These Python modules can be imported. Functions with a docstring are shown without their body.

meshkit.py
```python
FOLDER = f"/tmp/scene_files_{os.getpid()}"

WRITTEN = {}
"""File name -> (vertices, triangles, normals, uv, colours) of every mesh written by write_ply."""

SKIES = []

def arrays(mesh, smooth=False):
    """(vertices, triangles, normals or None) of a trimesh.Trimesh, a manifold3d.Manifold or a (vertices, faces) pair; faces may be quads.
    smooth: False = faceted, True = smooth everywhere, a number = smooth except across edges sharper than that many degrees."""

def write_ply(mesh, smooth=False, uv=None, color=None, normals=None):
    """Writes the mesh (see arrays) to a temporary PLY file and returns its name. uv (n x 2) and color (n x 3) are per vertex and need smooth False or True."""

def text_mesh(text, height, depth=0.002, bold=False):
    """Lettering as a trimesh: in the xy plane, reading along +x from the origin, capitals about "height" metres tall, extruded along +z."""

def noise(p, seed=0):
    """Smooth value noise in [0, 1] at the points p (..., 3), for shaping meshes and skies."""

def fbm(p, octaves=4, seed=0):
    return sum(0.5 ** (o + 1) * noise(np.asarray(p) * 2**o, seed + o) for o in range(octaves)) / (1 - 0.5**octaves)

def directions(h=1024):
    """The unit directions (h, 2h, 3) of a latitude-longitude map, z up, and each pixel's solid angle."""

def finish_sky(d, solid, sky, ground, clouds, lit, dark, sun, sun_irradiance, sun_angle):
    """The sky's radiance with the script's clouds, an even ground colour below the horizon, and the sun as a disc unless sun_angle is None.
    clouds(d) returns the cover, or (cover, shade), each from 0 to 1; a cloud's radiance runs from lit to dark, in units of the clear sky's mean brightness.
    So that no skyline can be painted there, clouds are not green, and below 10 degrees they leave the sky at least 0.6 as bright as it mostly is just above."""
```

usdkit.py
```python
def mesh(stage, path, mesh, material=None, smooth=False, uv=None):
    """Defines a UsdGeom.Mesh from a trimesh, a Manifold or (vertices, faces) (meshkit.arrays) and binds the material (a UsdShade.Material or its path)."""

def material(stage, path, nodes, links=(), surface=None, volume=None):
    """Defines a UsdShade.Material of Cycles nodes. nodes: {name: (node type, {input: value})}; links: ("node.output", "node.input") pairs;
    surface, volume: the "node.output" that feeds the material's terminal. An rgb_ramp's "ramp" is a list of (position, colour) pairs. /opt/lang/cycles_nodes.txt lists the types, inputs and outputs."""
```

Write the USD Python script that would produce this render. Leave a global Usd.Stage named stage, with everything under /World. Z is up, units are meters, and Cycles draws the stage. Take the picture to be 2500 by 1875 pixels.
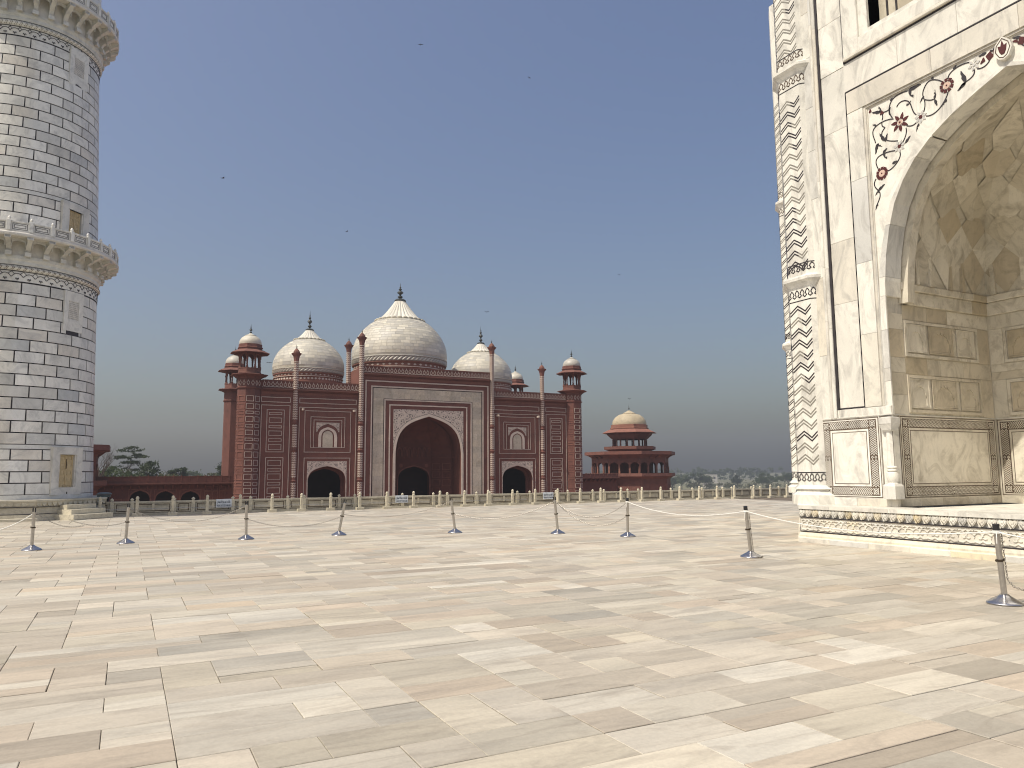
import math, random, numpy as np, trimesh, usdkit, meshkit
from pxr import Usd, UsdGeom, UsdLux, UsdShade, Gf, Sdf, Vt
from shapely.geometry import Polygon, LineString, Point, box as sbox
from shapely.ops import unary_union
from shapely import affinity

stage = Usd.Stage.CreateInMemory()
UsdGeom.SetStageUpAxis(stage, 'Z')
UsdGeom.Xform.Define(stage, '/World')
UsdGeom.Scope.Define(stage, '/World/Looks')
PI = math.pi

# ------------------------------------------------------------------ camera, sky, sun, exposure
# world: +X north (towards the river), +Y west (towards the mosque), z up, paving at z = 0
EXPOSURE = 0.2
SUN_EL, SUN_AZ = math.radians(57.5), math.radians(6.0)          # azimuth: east of south
SUN = np.array([-math.cos(SUN_AZ) * math.cos(SUN_EL), -math.sin(SUN_AZ) * math.cos(SUN_EL), math.sin(SUN_EL)])
SUN_I, SKY_S = 1.0, 0.13
cam = UsdGeom.Camera.Define(stage, '/World/camera')
cam.CreateHorizontalApertureAttr(36.0)
cam.CreateVerticalApertureAttr(27.0)
cam.CreateFocalLengthAttr(26.35)
cam.CreateClippingRangeAttr(Gf.Vec2f(0.1, 20000.0))
cam.CreateExposureAttr(EXPOSURE)
_R = np.array([[0.8906, 0.0473, 0.4523], [-0.4547, 0.1082, 0.8841], [-0.0071, -0.993, 0.118]])
_U, _, _V = np.linalg.svd(_R); _R = _U @ _V
_r, _u, _b = _R @ [1, 0, 0], _R @ [0, -1, 0], _R @ [0, 0, -1]
cam.AddTransformOp().Set(Gf.Matrix4d(*_r, 0, *_u, 0, *_b, 0, 0, 0, 1.7, 1))

sky_mat = usdkit.material(stage, '/World/Looks/sky', {
    'sky': ('sky_texture', {'sky_type': 'single_scattering', 'sun_disc': False, 'sun_elevation': SUN_EL,
                            'sun_rotation': math.atan2(SUN[0], SUN[1]), 'altitude': 170.0, 'air_density': 1.25,
                            'aerosol_density': 5.5, 'ozone_density': 1.5}),
    'gam': ('gamma', {'gamma': .85}), 'hsv': ('hsv', {'hue': .513, 'saturation': 1.2, 'value': 1.0}),
    'bg': ('background_shader', {'strength': SKY_S})}, [('sky.color', 'gam.color'), ('gam.color', 'hsv.color'), ('hsv.color', 'bg.color')], surface='bg.background')
dome = UsdLux.DomeLight.Define(stage, '/World/sky')
UsdShade.MaterialBindingAPI.Apply(dome.GetPrim()).Bind(sky_mat)
dome.GetPrim().SetCustomDataByKey('kind', 'structure')
sun = UsdLux.DistantLight.Define(stage, '/World/sun')
sun.CreateIntensityAttr(SUN_I); sun.CreateAngleAttr(0.53); sun.CreateNormalizeAttr(True)
sun.CreateColorAttr(Gf.Vec3f(1.0, 0.93, 0.82))
_z = Gf.Vec3d(*SUN); _x = Gf.Cross(Gf.Vec3d(0, 0, 1), _z).GetNormalized(); _y = Gf.Cross(_z, _x)
sun.AddTransformOp().Set(Gf.Matrix4d(*_x, 0, *_y, 0, *_z, 0, 0, 0, 0, 1))

# ------------------------------------------------------------------ helpers
class MB:
    """Collects pieces of one mesh, in world coordinates. Every vertex carries a tone: (palette 0..1, brightness 0..1, vein offset)."""
    def __init__(s, tone=(0.3, 0.5, 0.0)):
        s.V, s.F, s.T, s.n, s.tone = [], [], [], 0, tone
    def add(s, v, f, tone=None):
        v, f = np.asarray(v, float).reshape(-1, 3), np.asarray(f, int)
        if f.ndim == 2 and f.shape[1] == 4:
            f = np.vstack([f[:, [0, 1, 2]], f[:, [0, 2, 3]]])
        s.V.append(v); s.F.append(f + s.n); s.T.append(np.tile(tone or s.tone, (len(v), 1))); s.n += len(v)
        return s
    def tm(s, m, tone=None):
        return s.add(m.vertices, m.faces, tone)
    def box(s, x0, x1, y0, y1, z0, z1, tone=None):
        v = [(x, y, z) for x in (x0, x1) for y in (y0, y1) for z in (z0, z1)]
        return s.add(v, [(0, 1, 3, 2), (4, 6, 7, 5), (0, 4, 5, 1), (2, 3, 7, 6), (0, 2, 6, 4), (1, 5, 7, 3)], tone)
    def fbox(s, fr, u0, u1, v0, v1, d0, d1, tone=None, bev=0.0):
        o, U, V, N = fr
        u0, u1 = min(u0, u1), max(u0, u1)
        if bev:
            p = [(u0, v0, d0), (u1, v0, d0), (u1, v1, d0), (u0, v1, d0), (u0, v0, d1 - bev), (u1, v0, d1 - bev), (u1, v1, d1 - bev), (u0, v1, d1 - bev),
                 (u0 + bev, v0 + bev, d1), (u1 - bev, v0 + bev, d1), (u1 - bev, v1 - bev, d1), (u0 + bev, v1 - bev, d1)]
            f = [(0, 3, 2, 1), (0, 1, 5, 4), (1, 2, 6, 5), (2, 3, 7, 6), (3, 0, 4, 7), (4, 5, 9, 8), (5, 6, 10, 9), (6, 7, 11, 10), (7, 4, 8, 11), (8, 9, 10, 11)]
        else:
            p = [(u, v, d) for u in (u0, u1) for v in (v0, v1) for d in (d0, d1)]
            f = [(0, 1, 3, 2), (4, 6, 7, 5), (0, 4, 5, 1), (2, 3, 7, 6), (0, 2, 6, 4), (1, 5, 7, 3)]
        p = np.array(p)
        return s.add(o + p[:, :1] * U + p[:, 1:2] * V + p[:, 2:] * N, f, tone)
    def fpoly(s, fr, poly, d0, d1, tone=None):
        o, U, V, N = fr
        for g in getattr(poly, 'geoms', [poly]):
            if g.is_empty or g.area < 1e-7 or g.geom_type != 'Polygon':
                continue
            m = trimesh.creation.extrude_polygon(g, d1 - d0, engine='earcut')
            p = np.array(m.vertices)
            s.add(o + p[:, :1] * U + p[:, 1:2] * V + (p[:, 2:] + d0) * N, m.faces, tone)
        return s
    def frame(s, fr, u0, u1, v0, v1, w, d0, d1, tone=None, bottom=True):
        s.fbox(fr, u0, u0 + w, v0, v1, d0, d1, tone); s.fbox(fr, u1 - w, u1, v0, v1, d0, d1, tone)
        s.fbox(fr, u0 + w, u1 - w, v1 - w, v1, d0, d1, tone)
        if bottom:
            s.fbox(fr, u0 + w, u1 - w, v0, v0 + w, d0, d1, tone)
        return s
    def rings(s, rs, tone=None, cap=(False, False)):
        """Skin over rings of equal vertex count (closed loops)."""
        k = len(rs[0]); v = np.vstack(rs); f = []
        for i in range(len(rs) - 1):
            for j in range(k):
                a, b = i * k + j, i * k + (j + 1) % k
                f.append((a, b, b + k, a + k))
        s.add(v, f, tone)
        for end, on in ((0, cap[0]), (len(rs) - 1, cap[1])):
            if on:
                r = np.asarray(rs[end]); s.add(np.vstack([r, r.mean(0)]), [(j, (j + 1) % k, k) for j in range(k)], tone)
        return s
    def lathe(s, cx, cy, prof, n=32, a0=0.0, tone=None, cap=(False, False)):
        a = a0 + np.arange(n) * 2 * PI / n
        return s.rings([np.stack([cx + r * np.cos(a), cy + r * np.sin(a), np.full(n, z)], 1) for r, z in prof], tone, cap)
    def octa(s, cx, cy, prof, tone=None, cap=(False, False), n=8):
        """Like lathe with flat faces towards the axes; r is the apothem."""
        return s.lathe(cx, cy, [(r / math.cos(PI / n), z) for r, z in prof], n, PI / n, tone, cap)
    def tube(s, pts, r, sides=6, tone=None, cap=True):
        p = np.asarray(pts, float); t = np.gradient(p, axis=0); t /= np.linalg.norm(t, axis=1, keepdims=True) + 1e-12
        ref = np.array([0, 0, 1.0]) if abs(t[:, 2]).mean() < 0.8 else np.array([1.0, 0, 0])
        a = np.cross(t, ref); a /= np.linalg.norm(a, axis=1, keepdims=True) + 1e-12; b = np.cross(t, a)
        rr = np.broadcast_to(np.asarray(r, float), (len(p),)); g = np.arange(sides) * 2 * PI / sides
        rs = [p[i] + rr[i] * (np.cos(g)[:, None] * a[i] + np.sin(g)[:, None] * b[i]) for i in range(len(p))]
        return s.rings(rs, tone, (cap, cap))
    def arrays(s):
        return np.vstack(s.V), np.vstack(s.F), np.vstack(s.T)

USED, BASE = {}, {}
def numbered(parent, name):
    k = (parent, name); USED[k] = USED.get(k, -1) + 1
    return f'{parent}/{name}' + (f'_{USED[k]:03d}' if USED[k] else '')
def data(p, **kw):
    for k, v in kw.items():
        if v:
            p.SetCustomDataByKey(k, v)
def place(prim, loc):
    UsdGeom.Xformable(prim).AddTranslateOp().Set(Gf.Vec3d(*map(float, loc)))
def thing(name, label=None, cat=None, loc=(0, 0, 0), group=None, kind=None):
    path = numbered('/World', name)
    x = UsdGeom.Xform.Define(stage, path)
    place(x, loc); BASE[path] = np.array(loc, float)
    data(x.GetPrim(), label=label, category=cat, group=group, kind=kind)
    return path
def base_of(path):
    while path:
        if path in BASE: return BASE[path]
        path = path.rpartition('/')[0]
    return np.zeros(3)
def obj(name, mb, mat, parent='/World', smooth=False, label=None, cat=None, group=None, kind=None, loc=None):
    if not mb.V: return parent
    path = numbered(parent, name)
    v, f, t = mb.arrays()
    if parent == '/World':
        BASE[path] = np.array(loc if loc is not None else (0, 0, 0), float)
    b = base_of(path)
    if smooth is not False:
        m = trimesh.Trimesh(v - b, f, process=False, vertex_attributes={'tone': t})
        m.merge_vertices(merge_tex=True, merge_norm=True, digits_vertex=5)
        t0 = np.asarray(m.vertex_attributes['tone']) if 'tone' in m.vertex_attributes else np.tile(t[0], (len(m.vertices), 1))
        vv, ff, nn = meshkit.arrays(m, smooth)
        if len(t0) != len(vv):
            t0 = np.tile(t.mean(0), (len(vv), 1))
    else:
        vv, ff, nn, t0 = v - b, f, None, t
    m = UsdGeom.Mesh.Define(stage, path)
    m.CreatePointsAttr(Vt.Vec3fArray.FromNumpy(vv.astype(np.float32)))
    m.CreateFaceVertexCountsAttr(Vt.IntArray.FromNumpy(np.full(len(ff), 3, np.int32)))
    m.CreateFaceVertexIndicesAttr(Vt.IntArray.FromNumpy(ff.astype(np.int32).ravel()))
    m.CreateSubdivisionSchemeAttr('none')
    if nn is not None:
        m.CreateNormalsAttr(Vt.Vec3fArray.FromNumpy(nn.astype(np.float32))); m.SetNormalsInterpolation('vertex')
    UsdGeom.PrimvarsAPI(m).CreatePrimvar('tone', Sdf.ValueTypeNames.Color3fArray, 'vertex').Set(Vt.Vec3fArray.FromNumpy(np.asarray(t0, np.float32)))
    UsdShade.MaterialBindingAPI.Apply(m.GetPrim()).Bind(mat)
    if parent == '/World' and loc is not None:
        place(m, loc)
    data(m.GetPrim(), label=label, category=cat, group=group, kind=kind)
    return path
def copy(src, loc, label, rotz=0.0, extra=None):
    """A copy of a top-level thing: an instanceable reference to it with its own place and label."""
    p = stage.GetPrimAtPath(src); was = p.GetCustomData()
    path = numbered('/World', src.rpartition('/')[2])
    x = UsdGeom.Xform.Define(stage, path)
    x.GetPrim().GetReferences().AddInternalReference(src); x.GetPrim().SetInstanceable(True)
    x.ClearXformOpOrder(); m = Gf.Matrix4d(1.0)
    if extra is not None: m = extra
    else: m.SetRotate(Gf.Rotation(Gf.Vec3d(0, 0, 1), rotz))
    m.SetTranslateOnly(Gf.Vec3d(*map(float, loc)))
    x.AddTransformOp(opSuffix='copy').Set(m)
    data(x.GetPrim(), label=label, category=was.get('category'), group=was.get('group'))
    return path
A = lambda *a: np.array(a, float)
def frameY(x, y, z=0.0):   # a wall facing -Y: u = +X, v = z, outwards -Y
    return A(x, y, z), A(1, 0, 0), A(0, 0, 1), A(0, -1, 0)
def frameX(x, y=0.0, z=0.0):   # a wall facing -X: u = -Y, v = z
    return A(x, y, z), A(0, -1, 0), A(0, 0, 1), A(-1, 0, 0)
def frameA(x, y, ang, z=0.0):   # a wall facing the direction ang (0 = -Y, + towards +X)
    n = A(math.sin(ang), -math.cos(ang), 0)
    return A(x, y, z), np.cross(A(0, 0, 1), n), A(0, 0, 1), n
ARCH = [(1, 0), (.992, .12), (.97, .26), (.93, .40), (.873, .53), (.79, .64), (.69, .73), (.55, .815), (.40, .88), (.2, .945), (0, 1)]
def arch_pts(w, zs, za):
    r = [(w * a, zs + (za - zs) * b) for a, b in ARCH]
    return r + [(-x, z) for x, z in r[-2::-1]]
def arch(cu, w, z0, zs, za):
    """An arched opening as a polygon: half width w, from z0, springing at zs, apex at za."""
    return Polygon([(cu - w, z0)] + [(cu + x, z) for x, z in arch_pts(w, zs, za)[::-1]] + [(cu + w, z0)]).buffer(0)
def rng(k): return random.Random(k)
def tone(r, bright=(.35, .65)): return (r.random(), r.uniform(*bright), r.random())

# ------------------------------------------------------------------ materials
def stone(name, ramp, vein=(.3, .29, .27), vein_amt=.4, scale=.6, rough=.5, bump=.15, spec=.4, stretch=(1, 1, 1), stain=None, stain_amt=.0, gain=.35, fine=.12):
    """Stone with a palette along tone.r, its brightness from tone.g and veins shifted by tone.b."""
    n = {'at': ('attribute', {'attribute': 'tone'}), 'sp': ('separate_color', {}), 'geo': ('geometry', {}),
         'off': ('math', {'math_type': 'multiply', 'value2': 53.0}), 'comb': ('combine_xyz', {}), 'add': ('vector_math', {'math_type': 'add'}),
         'map': ('mapping', {'scale': tuple(scale * s for s in stretch), 'rotation': (.35, .2, .5)}),
         'ramp': ('rgb_ramp', {'ramp': ramp}),
         'n1': ('noise_texture', {'scale': .8, 'detail': 5.0, 'roughness': .6, 'distortion': .8}),
         'n2': ('noise_texture', {'scale': 1.6, 'detail': 6.0, 'roughness': .65, 'distortion': 2.2}),
         'vr': ('map_range', {'from_min': .47, 'from_max': .70, 'to_min': 0.0, 'to_max': vein_amt}),
         'mixv': ('mix_color', {'b': vein}),
         'br': ('map_range', {'from_min': 0.0, 'from_max': 1.0, 'to_min': 1 - gain, 'to_max': 1 + gain}),
         'mo': ('map_range', {'from_min': .3, 'from_max': .7, 'to_min': .86, 'to_max': 1.10}),
         'mul': ('math', {'math_type': 'multiply'}), 'fac': ('combine_xyz', {}), 'mixb': ('mix_color', {'blend_type': 'multiply', 'fac': 1.0, 'use_clamp': False}),
         'n3': ('noise_texture', {'scale': 26.0, 'detail': 4.0, 'roughness': .7}),
         'fr': ('map_range', {'from_min': .25, 'from_max': .75, 'to_min': 1 - fine, 'to_max': 1 + fine}), 'mul2': ('math', {'math_type': 'multiply'}),
         'bump': ('bump', {'strength': bump, 'distance': .01}),
         'rr': ('map_range', {'from_min': .3, 'from_max': .7, 'to_min': max(.05, rough - .12), 'to_max': rough + .12}),
         'p': ('principled_bsdf', {'specular_ior_level': spec})}
    l = [('at.color', 'sp.color'), ('sp.b', 'off.value1'), ('off.value', 'comb.x'), ('off.value', 'comb.y'), ('off.value', 'comb.z'),
         ('geo.position', 'add.vector1'), ('comb.vector', 'add.vector2'), ('add.vector', 'map.vector'), ('map.vector', 'n1.vector'), ('map.vector', 'n2.vector'),
         ('geo.position', 'n3.vector'), ('sp.r', 'ramp.fac'), ('ramp.color', 'mixv.a'), ('n2.fac', 'vr.value'), ('vr.result', 'mixv.fac'),
         ('sp.g', 'br.value'), ('n1.fac', 'mo.value'), ('br.result', 'mul.value1'), ('mo.result', 'mul.value2'), ('n3.fac', 'fr.value'),
         ('mul.value', 'mul2.value1'), ('fr.result', 'mul2.value2'), ('mul2.value', 'fac.x'), ('mul2.value', 'fac.y'), ('mul2.value', 'fac.z'),
         ('mixv.result', 'mixb.a'), ('fac.vector', 'mixb.b'), ('n3.fac', 'bump.height'), ('bump.normal', 'p.normal'), ('n1.fac', 'rr.value'), ('rr.result', 'p.roughness')]
    out = 'mixb.result'
    if stain:
        n |= {'n4': ('noise_texture', {'scale': .35, 'detail': 7.0, 'roughness': .7, 'distortion': .5}), 'sr': ('map_range', {'from_min': .52, 'from_max': .72, 'to_min': 0.0, 'to_max': stain_amt}), 'mixs': ('mix_color', {'b': stain})}
        l += [('geo.position', 'n4.vector'), ('n4.fac', 'sr.value'), ('sr.result', 'mixs.fac'), (out, 'mixs.a')]
        out = 'mixs.result'
    l.append((out, 'p.base_color'))
    return usdkit.material(stage, '/World/Looks/' + name, n, l, surface='p.BSDF')
def plain(name, col, rough=.6, metal=0.0, var=.12, scale=8.0, spec=.4, bump=0.0):
    n = {'geo': ('geometry', {}), 'n': ('noise_texture', {'scale': scale, 'detail': 4.0}),
         'r': ('rgb_ramp', {'ramp': [(.25, tuple(c * (1 - var) for c in col)), (.75, tuple(min(1, c * (1 + var)) for c in col))]}),
         'bp': ('bump', {'strength': bump, 'distance': .01}),
         'p': ('principled_bsdf', {'roughness': rough, 'metallic': metal, 'specular_ior_level': spec})}
    l = [('geo.position', 'n.vector'), ('n.fac', 'r.fac'), ('r.color', 'p.base_color')]
    if bump: l += [('n.fac', 'bp.height'), ('bp.normal', 'p.normal')]
    return usdkit.material(stage, '/World/Looks/' + name, n, l, surface='p.BSDF')
def leafy(name, ramp, trans=.3):
    n = {'at': ('attribute', {'attribute': 'tone'}), 'sp': ('separate_color', {}), 'ramp': ('rgb_ramp', {'ramp': ramp}),
         'd': ('principled_bsdf', {'roughness': .6, 'specular_ior_level': .25}), 't': ('translucent_bsdf', {}), 'm': ('mix_closure', {'fac': trans})}
    l = [('at.color', 'sp.color'), ('sp.r', 'ramp.fac'), ('ramp.color', 'd.base_color'), ('ramp.color', 't.color'), ('d.BSDF', 'm.closure1'), ('t.BSDF', 'm.closure2')]
    return usdkit.material(stage, '/World/Looks/' + name, n, l, surface='m.closure')
M = {}
M['paving'] = stone('paving_marble', [(0, (.43, .385, .30)), (.3, (.47, .435, .36)), (.5, (.42, .355, .275)), (.68, (.37, .345, .29)), (.8, (.42, .37, .295)), (.95, (.49, .46, .39)), (1, (.42, .35, .26))],
                    vein=(.26, .225, .18), vein_amt=.55, scale=1.1, rough=.55, bump=.22, stretch=(.45, 2.2, 1), gain=.22, fine=.10)
M['joint'] = plain('paving_joint', (.13, .105, .08), .9)
M['taj'] = stone('tomb_marble', [(0, (.74, .71, .63)), (.35, (.70, .68, .61)), (.55, (.66, .61, .51)), (.75, (.60, .59, .55)), (.9, (.72, .68, .58)), (1, (.68, .58, .38))],
                 vein=(.36, .345, .31), vein_amt=.75, scale=.55, rough=.42, bump=.06, stretch=(1.6, 1.6, .75), gain=.16, fine=.05)
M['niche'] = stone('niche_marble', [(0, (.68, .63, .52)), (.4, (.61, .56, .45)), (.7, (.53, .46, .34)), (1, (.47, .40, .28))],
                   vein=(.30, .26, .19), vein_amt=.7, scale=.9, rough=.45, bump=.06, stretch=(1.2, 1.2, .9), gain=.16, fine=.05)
M['minaret'] = stone('minaret_marble', [(0, (.66, .65, .61)), (.4, (.69, .67, .61)), (.65, (.57, .57, .54)), (.85, (.63, .59, .52)), (1, (.48, .49, .48))],
                     vein=(.33, .33, .32), vein_amt=.6, scale=.7, rough=.42, bump=.06, stretch=(1.2, 1.2, 1), gain=.18, fine=.05)
M['dome'] = stone('dome_marble', [(0, (.56, .52, .42)), (.5, (.50, .47, .40)), (.8, (.42, .40, .35)), (1, (.60, .57, .49))], vein=(.36, .34, .30), vein_amt=.4, scale=.4, rough=.5, bump=.05, gain=.18, fine=.05)
M['red'] = stone('red_sandstone', [(0, (.185, .082, .062)), (.5, (.160, .072, .057)), (.8, (.210, .100, .076)), (1, (.135, .065, .054))], vein=(.10, .05, .043), vein_amt=.45, scale=.35, rough=.8, bump=.2, spec=.2,
                 stain=(.08, .048, .04), stain_amt=.5, gain=.25, fine=.12)
M['creamdome'] = stone('stained_dome_plaster', [(0, (.50, .42, .29)), (1, (.46, .385, .26))], vein=(.3, .25, .17), vein_amt=.5, scale=.4, rough=.7, bump=.1, gain=.2, fine=.1)
M['redlight'] = stone('pale_sandstone', [(0, (.27, .13, .09)), (1, (.22, .10, .075))], vein=(.12, .06, .05), vein_amt=.4, scale=.5, rough=.8, bump=.2, spec=.2, gain=.2)
M['strip'] = stone('inlay_strip_marble', [(0, (.60, .53, .44)), (1, (.50, .43, .36))], vein=(.34, .29, .24), vein_amt=.3, scale=.8, rough=.6, spec=.3, gain=.15)
M['rail'] = stone('parapet_marble', [(0, (.55, .50, .38)), (.5, (.52, .48, .38)), (1, (.45, .42, .34))], vein=(.28, .25, .18), vein_amt=.55, scale=1.2, rough=.6, bump=.15, spec=.3, stain=(.22, .20, .14), stain_amt=.4, gain=.2)
M['black'] = plain('black_slate_inlay', (.035, .030, .032), .5)
M['brown'] = plain('brown_stone_inlay', (.105, .075, .052), .5, var=.35, scale=14)
M['grey'] = plain('grey_stone_inlay', (.24, .225, .19), .5, var=.25, scale=12)
M['redinlay'] = plain('dark_red_stone_inlay', (.075, .016, .014), .45, var=.3, scale=20)
M['pinkinlay'] = plain('pink_stone_inlay', (.58, .42, .34), .45, var=.2, scale=20)
M['paleinlay'] = plain('pale_grey_inlay', (.50, .49, .46), .45)
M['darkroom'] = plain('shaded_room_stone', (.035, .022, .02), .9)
M['bronze'] = plain('dark_bronze', (.055, .06, .058), .5, .3)
M['steel'] = plain('steel', (.42, .40, .37), .33, .85, var=.1, scale=20)
M['chrome'] = plain('polished_steel', (.42, .42, .44), .22, .95, var=.06, scale=10)
M['blackcap'] = plain('black_rubber', (.02, .02, .022), .5)
M['rope'] = plain('white_rope', (.72, .71, .66), .8)
M['chain'] = plain('chain_steel', (.34, .31, .27), .38, .8, var=.2, scale=40)
M['wood'] = plain('pale_wood', (.50, .40, .24), .6, var=.15, scale=6)
M['iron'] = plain('dark_iron', (.06, .045, .03), .5, .4)
M['sign'] = plain('white_sign_paint', (.62, .66, .70), .5)
M['signtext'] = plain('navy_sign_paint', (.03, .05, .08), .5)
M['cabinet'] = plain('grey_green_paint', (.11, .135, .135), .5, var=.15)
M['terrace'] = stone('terrace_sandstone', [(0, (.24, .12, .09)), (1, (.20, .10, .075))], scale=.5, rough=.85, vein_amt=.3, vein=(.15, .09, .07))
M['plain'] = stone('river_plain_soil', [(0, (.20, .19, .12)), (1, (.20, .19, .12))], vein=(.075, .095, .045), vein_amt=.9, scale=.012, rough=.95, spec=.05, stretch=(1, .5, 1), gain=.2)
M['bark'] = plain('bark', (.085, .065, .05), .9, var=.3, scale=5)
M['leaf'] = leafy('green_leaves', [(0, (.035, .055, .022)), (.5, (.06, .085, .03)), (1, (.10, .125, .045))])
M['leafdark'] = leafy('dark_leaves', [(0, (.022, .036, .018)), (.5, (.04, .058, .026)), (1, (.065, .085, .036))])
M['leafdry'] = leafy('dry_leaves', [(0, (.06, .065, .03)), (.5, (.095, .10, .045)), (1, (.13, .13, .06))])
M['house'] = plain('pale_plaster', (.50, .47, .42), .8)
M['bird'] = plain('dark_feathers', (.02, .02, .022), .7)
# ------------------------------------------------------------------ ground
def sheet(x0, x1, y0, y1, z, nx=1, ny=1):
    g = MB(); xs, ys = np.linspace(x0, x1, nx + 1), np.linspace(y0, y1, ny + 1)
    v = [(x, y, z) for x in xs for y in ys]
    return g.add(v, [(i * (ny + 1) + j, (i + 1) * (ny + 1) + j, (i + 1) * (ny + 1) + j + 1, i * (ny + 1) + j + 1) for i in range(nx) for j in range(ny)])
g = MB(); g.lathe(0, 0, [(.1, -16), (300, -16), (1500, -16), (4000, -16), (9000, -16)], 64, cap=(True, False))
obj('river_plain', g, M['plain'], kind='structure')
obj('river_terrace', MB().box(-160, 112, 37.9, 150, -17, -6), M['terrace'], kind='structure')
obj('marble_platform', MB().box(-8.5, 90, -60, 37.9, -17, -.03), M['joint'], kind='structure')

# the paving: slabs on a 0.42 m grid, long side mostly along x
pave = thing('platform_paving', kind='structure')
r = rng(3)
GX, GY, X0, Y0 = .4205, .4145, -.49 - 18 * .4205, 4.74 - 10 * .4145
NX, NY = 100, 87
taken, slabs = set(), []
for j in range(NY):
    i = 0
    while i < NX:
        if (i, j) in taken:
            i += 1; continue
        w = r.choices((1, 2, 3, 4), (30, 46, 19, 5))[0]
        while w > 1 and (any((i + k, j) in taken for k in range(w)) or i + w > NX): w -= 1
        h = 1
        if r.random() < .10 and j + 1 < NY and not any((i + k, j + 1) in taken for k in range(w)): h = 2
        for k in range(w):
            for q in range(h): taken.add((i + k, j + q))
        x, y = X0 + i * GX, Y0 + j * GY
        jx, jy = r.uniform(-.012, .012), r.uniform(-.008, .008)
        if r.random() < .16 and h == 1:   # split lengthwise
            c = r.uniform(.4, .6) * GY
            slabs += [(x, x + w * GX, y, y + c), (x, x + w * GX, y + c, y + GY)]
        else:
            slabs.append((x, x + w * GX, y, y + h * GY))
        i += w
fwd = A(.452, .884)
def slab_mb(s, r, mb=None):
    x0, x1, y0, y1 = s; gp = r.choice((.0015, .002, .002, .003, .0045)); b = .004; h = r.uniform(-.0035, .0035) 
    tx, ty = r.uniform(-.0015, .0015), r.uniform(-.0015, .0015)
    x0, x1, y0, y1 = x0 + gp, x1 - gp, y0 + gp, y1 - gp
    mb = mb or MB()
    t = (r.random(), min(1, max(0, r.gauss(.5, .2))), r.random())
    fr = (A(0, 0, 0), A(1, 0, 0), A(0, 1, 0), A(0, 0, 1))
    mb.fbox(fr, x0, x1, y0, y1, -.025, h, t, b)
    v = mb.V[-1]; v[4:, 2] += (v[4:, 0] - (x0 + x1) / 2) * tx + (v[4:, 1] - (y0 + y1) / 2) * ty
    return mb
def visible(s):
    cx, cy = (s[0] + s[1]) / 2, (s[2] + s[3]) / 2
    d = A(cx, cy) @ fwd; l = A(cx, cy) @ A(.89, -.455)
    if d < 2.2 or abs(l) > d * .72 + .6: return 0
    if cx > 14.6 and cy < 13.4: return 0
    return (s[1] - s[0]) * (s[3] - s[2]) / d ** 3
slabs = [s for s in slabs if not (s[0] > 15.2 and s[3] < 13.0) and s[3] < 37.9]
order = sorted(slabs, key=visible, reverse=True)
rest = MB()
for k, s in enumerate(order):
    if k < 300: obj('paving_slab', slab_mb(s, r), M['paving'], pave)
    else: slab_mb(s, r, rest)
obj('paving_slabs', rest, M['paving'], pave, kind='stuff')

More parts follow.
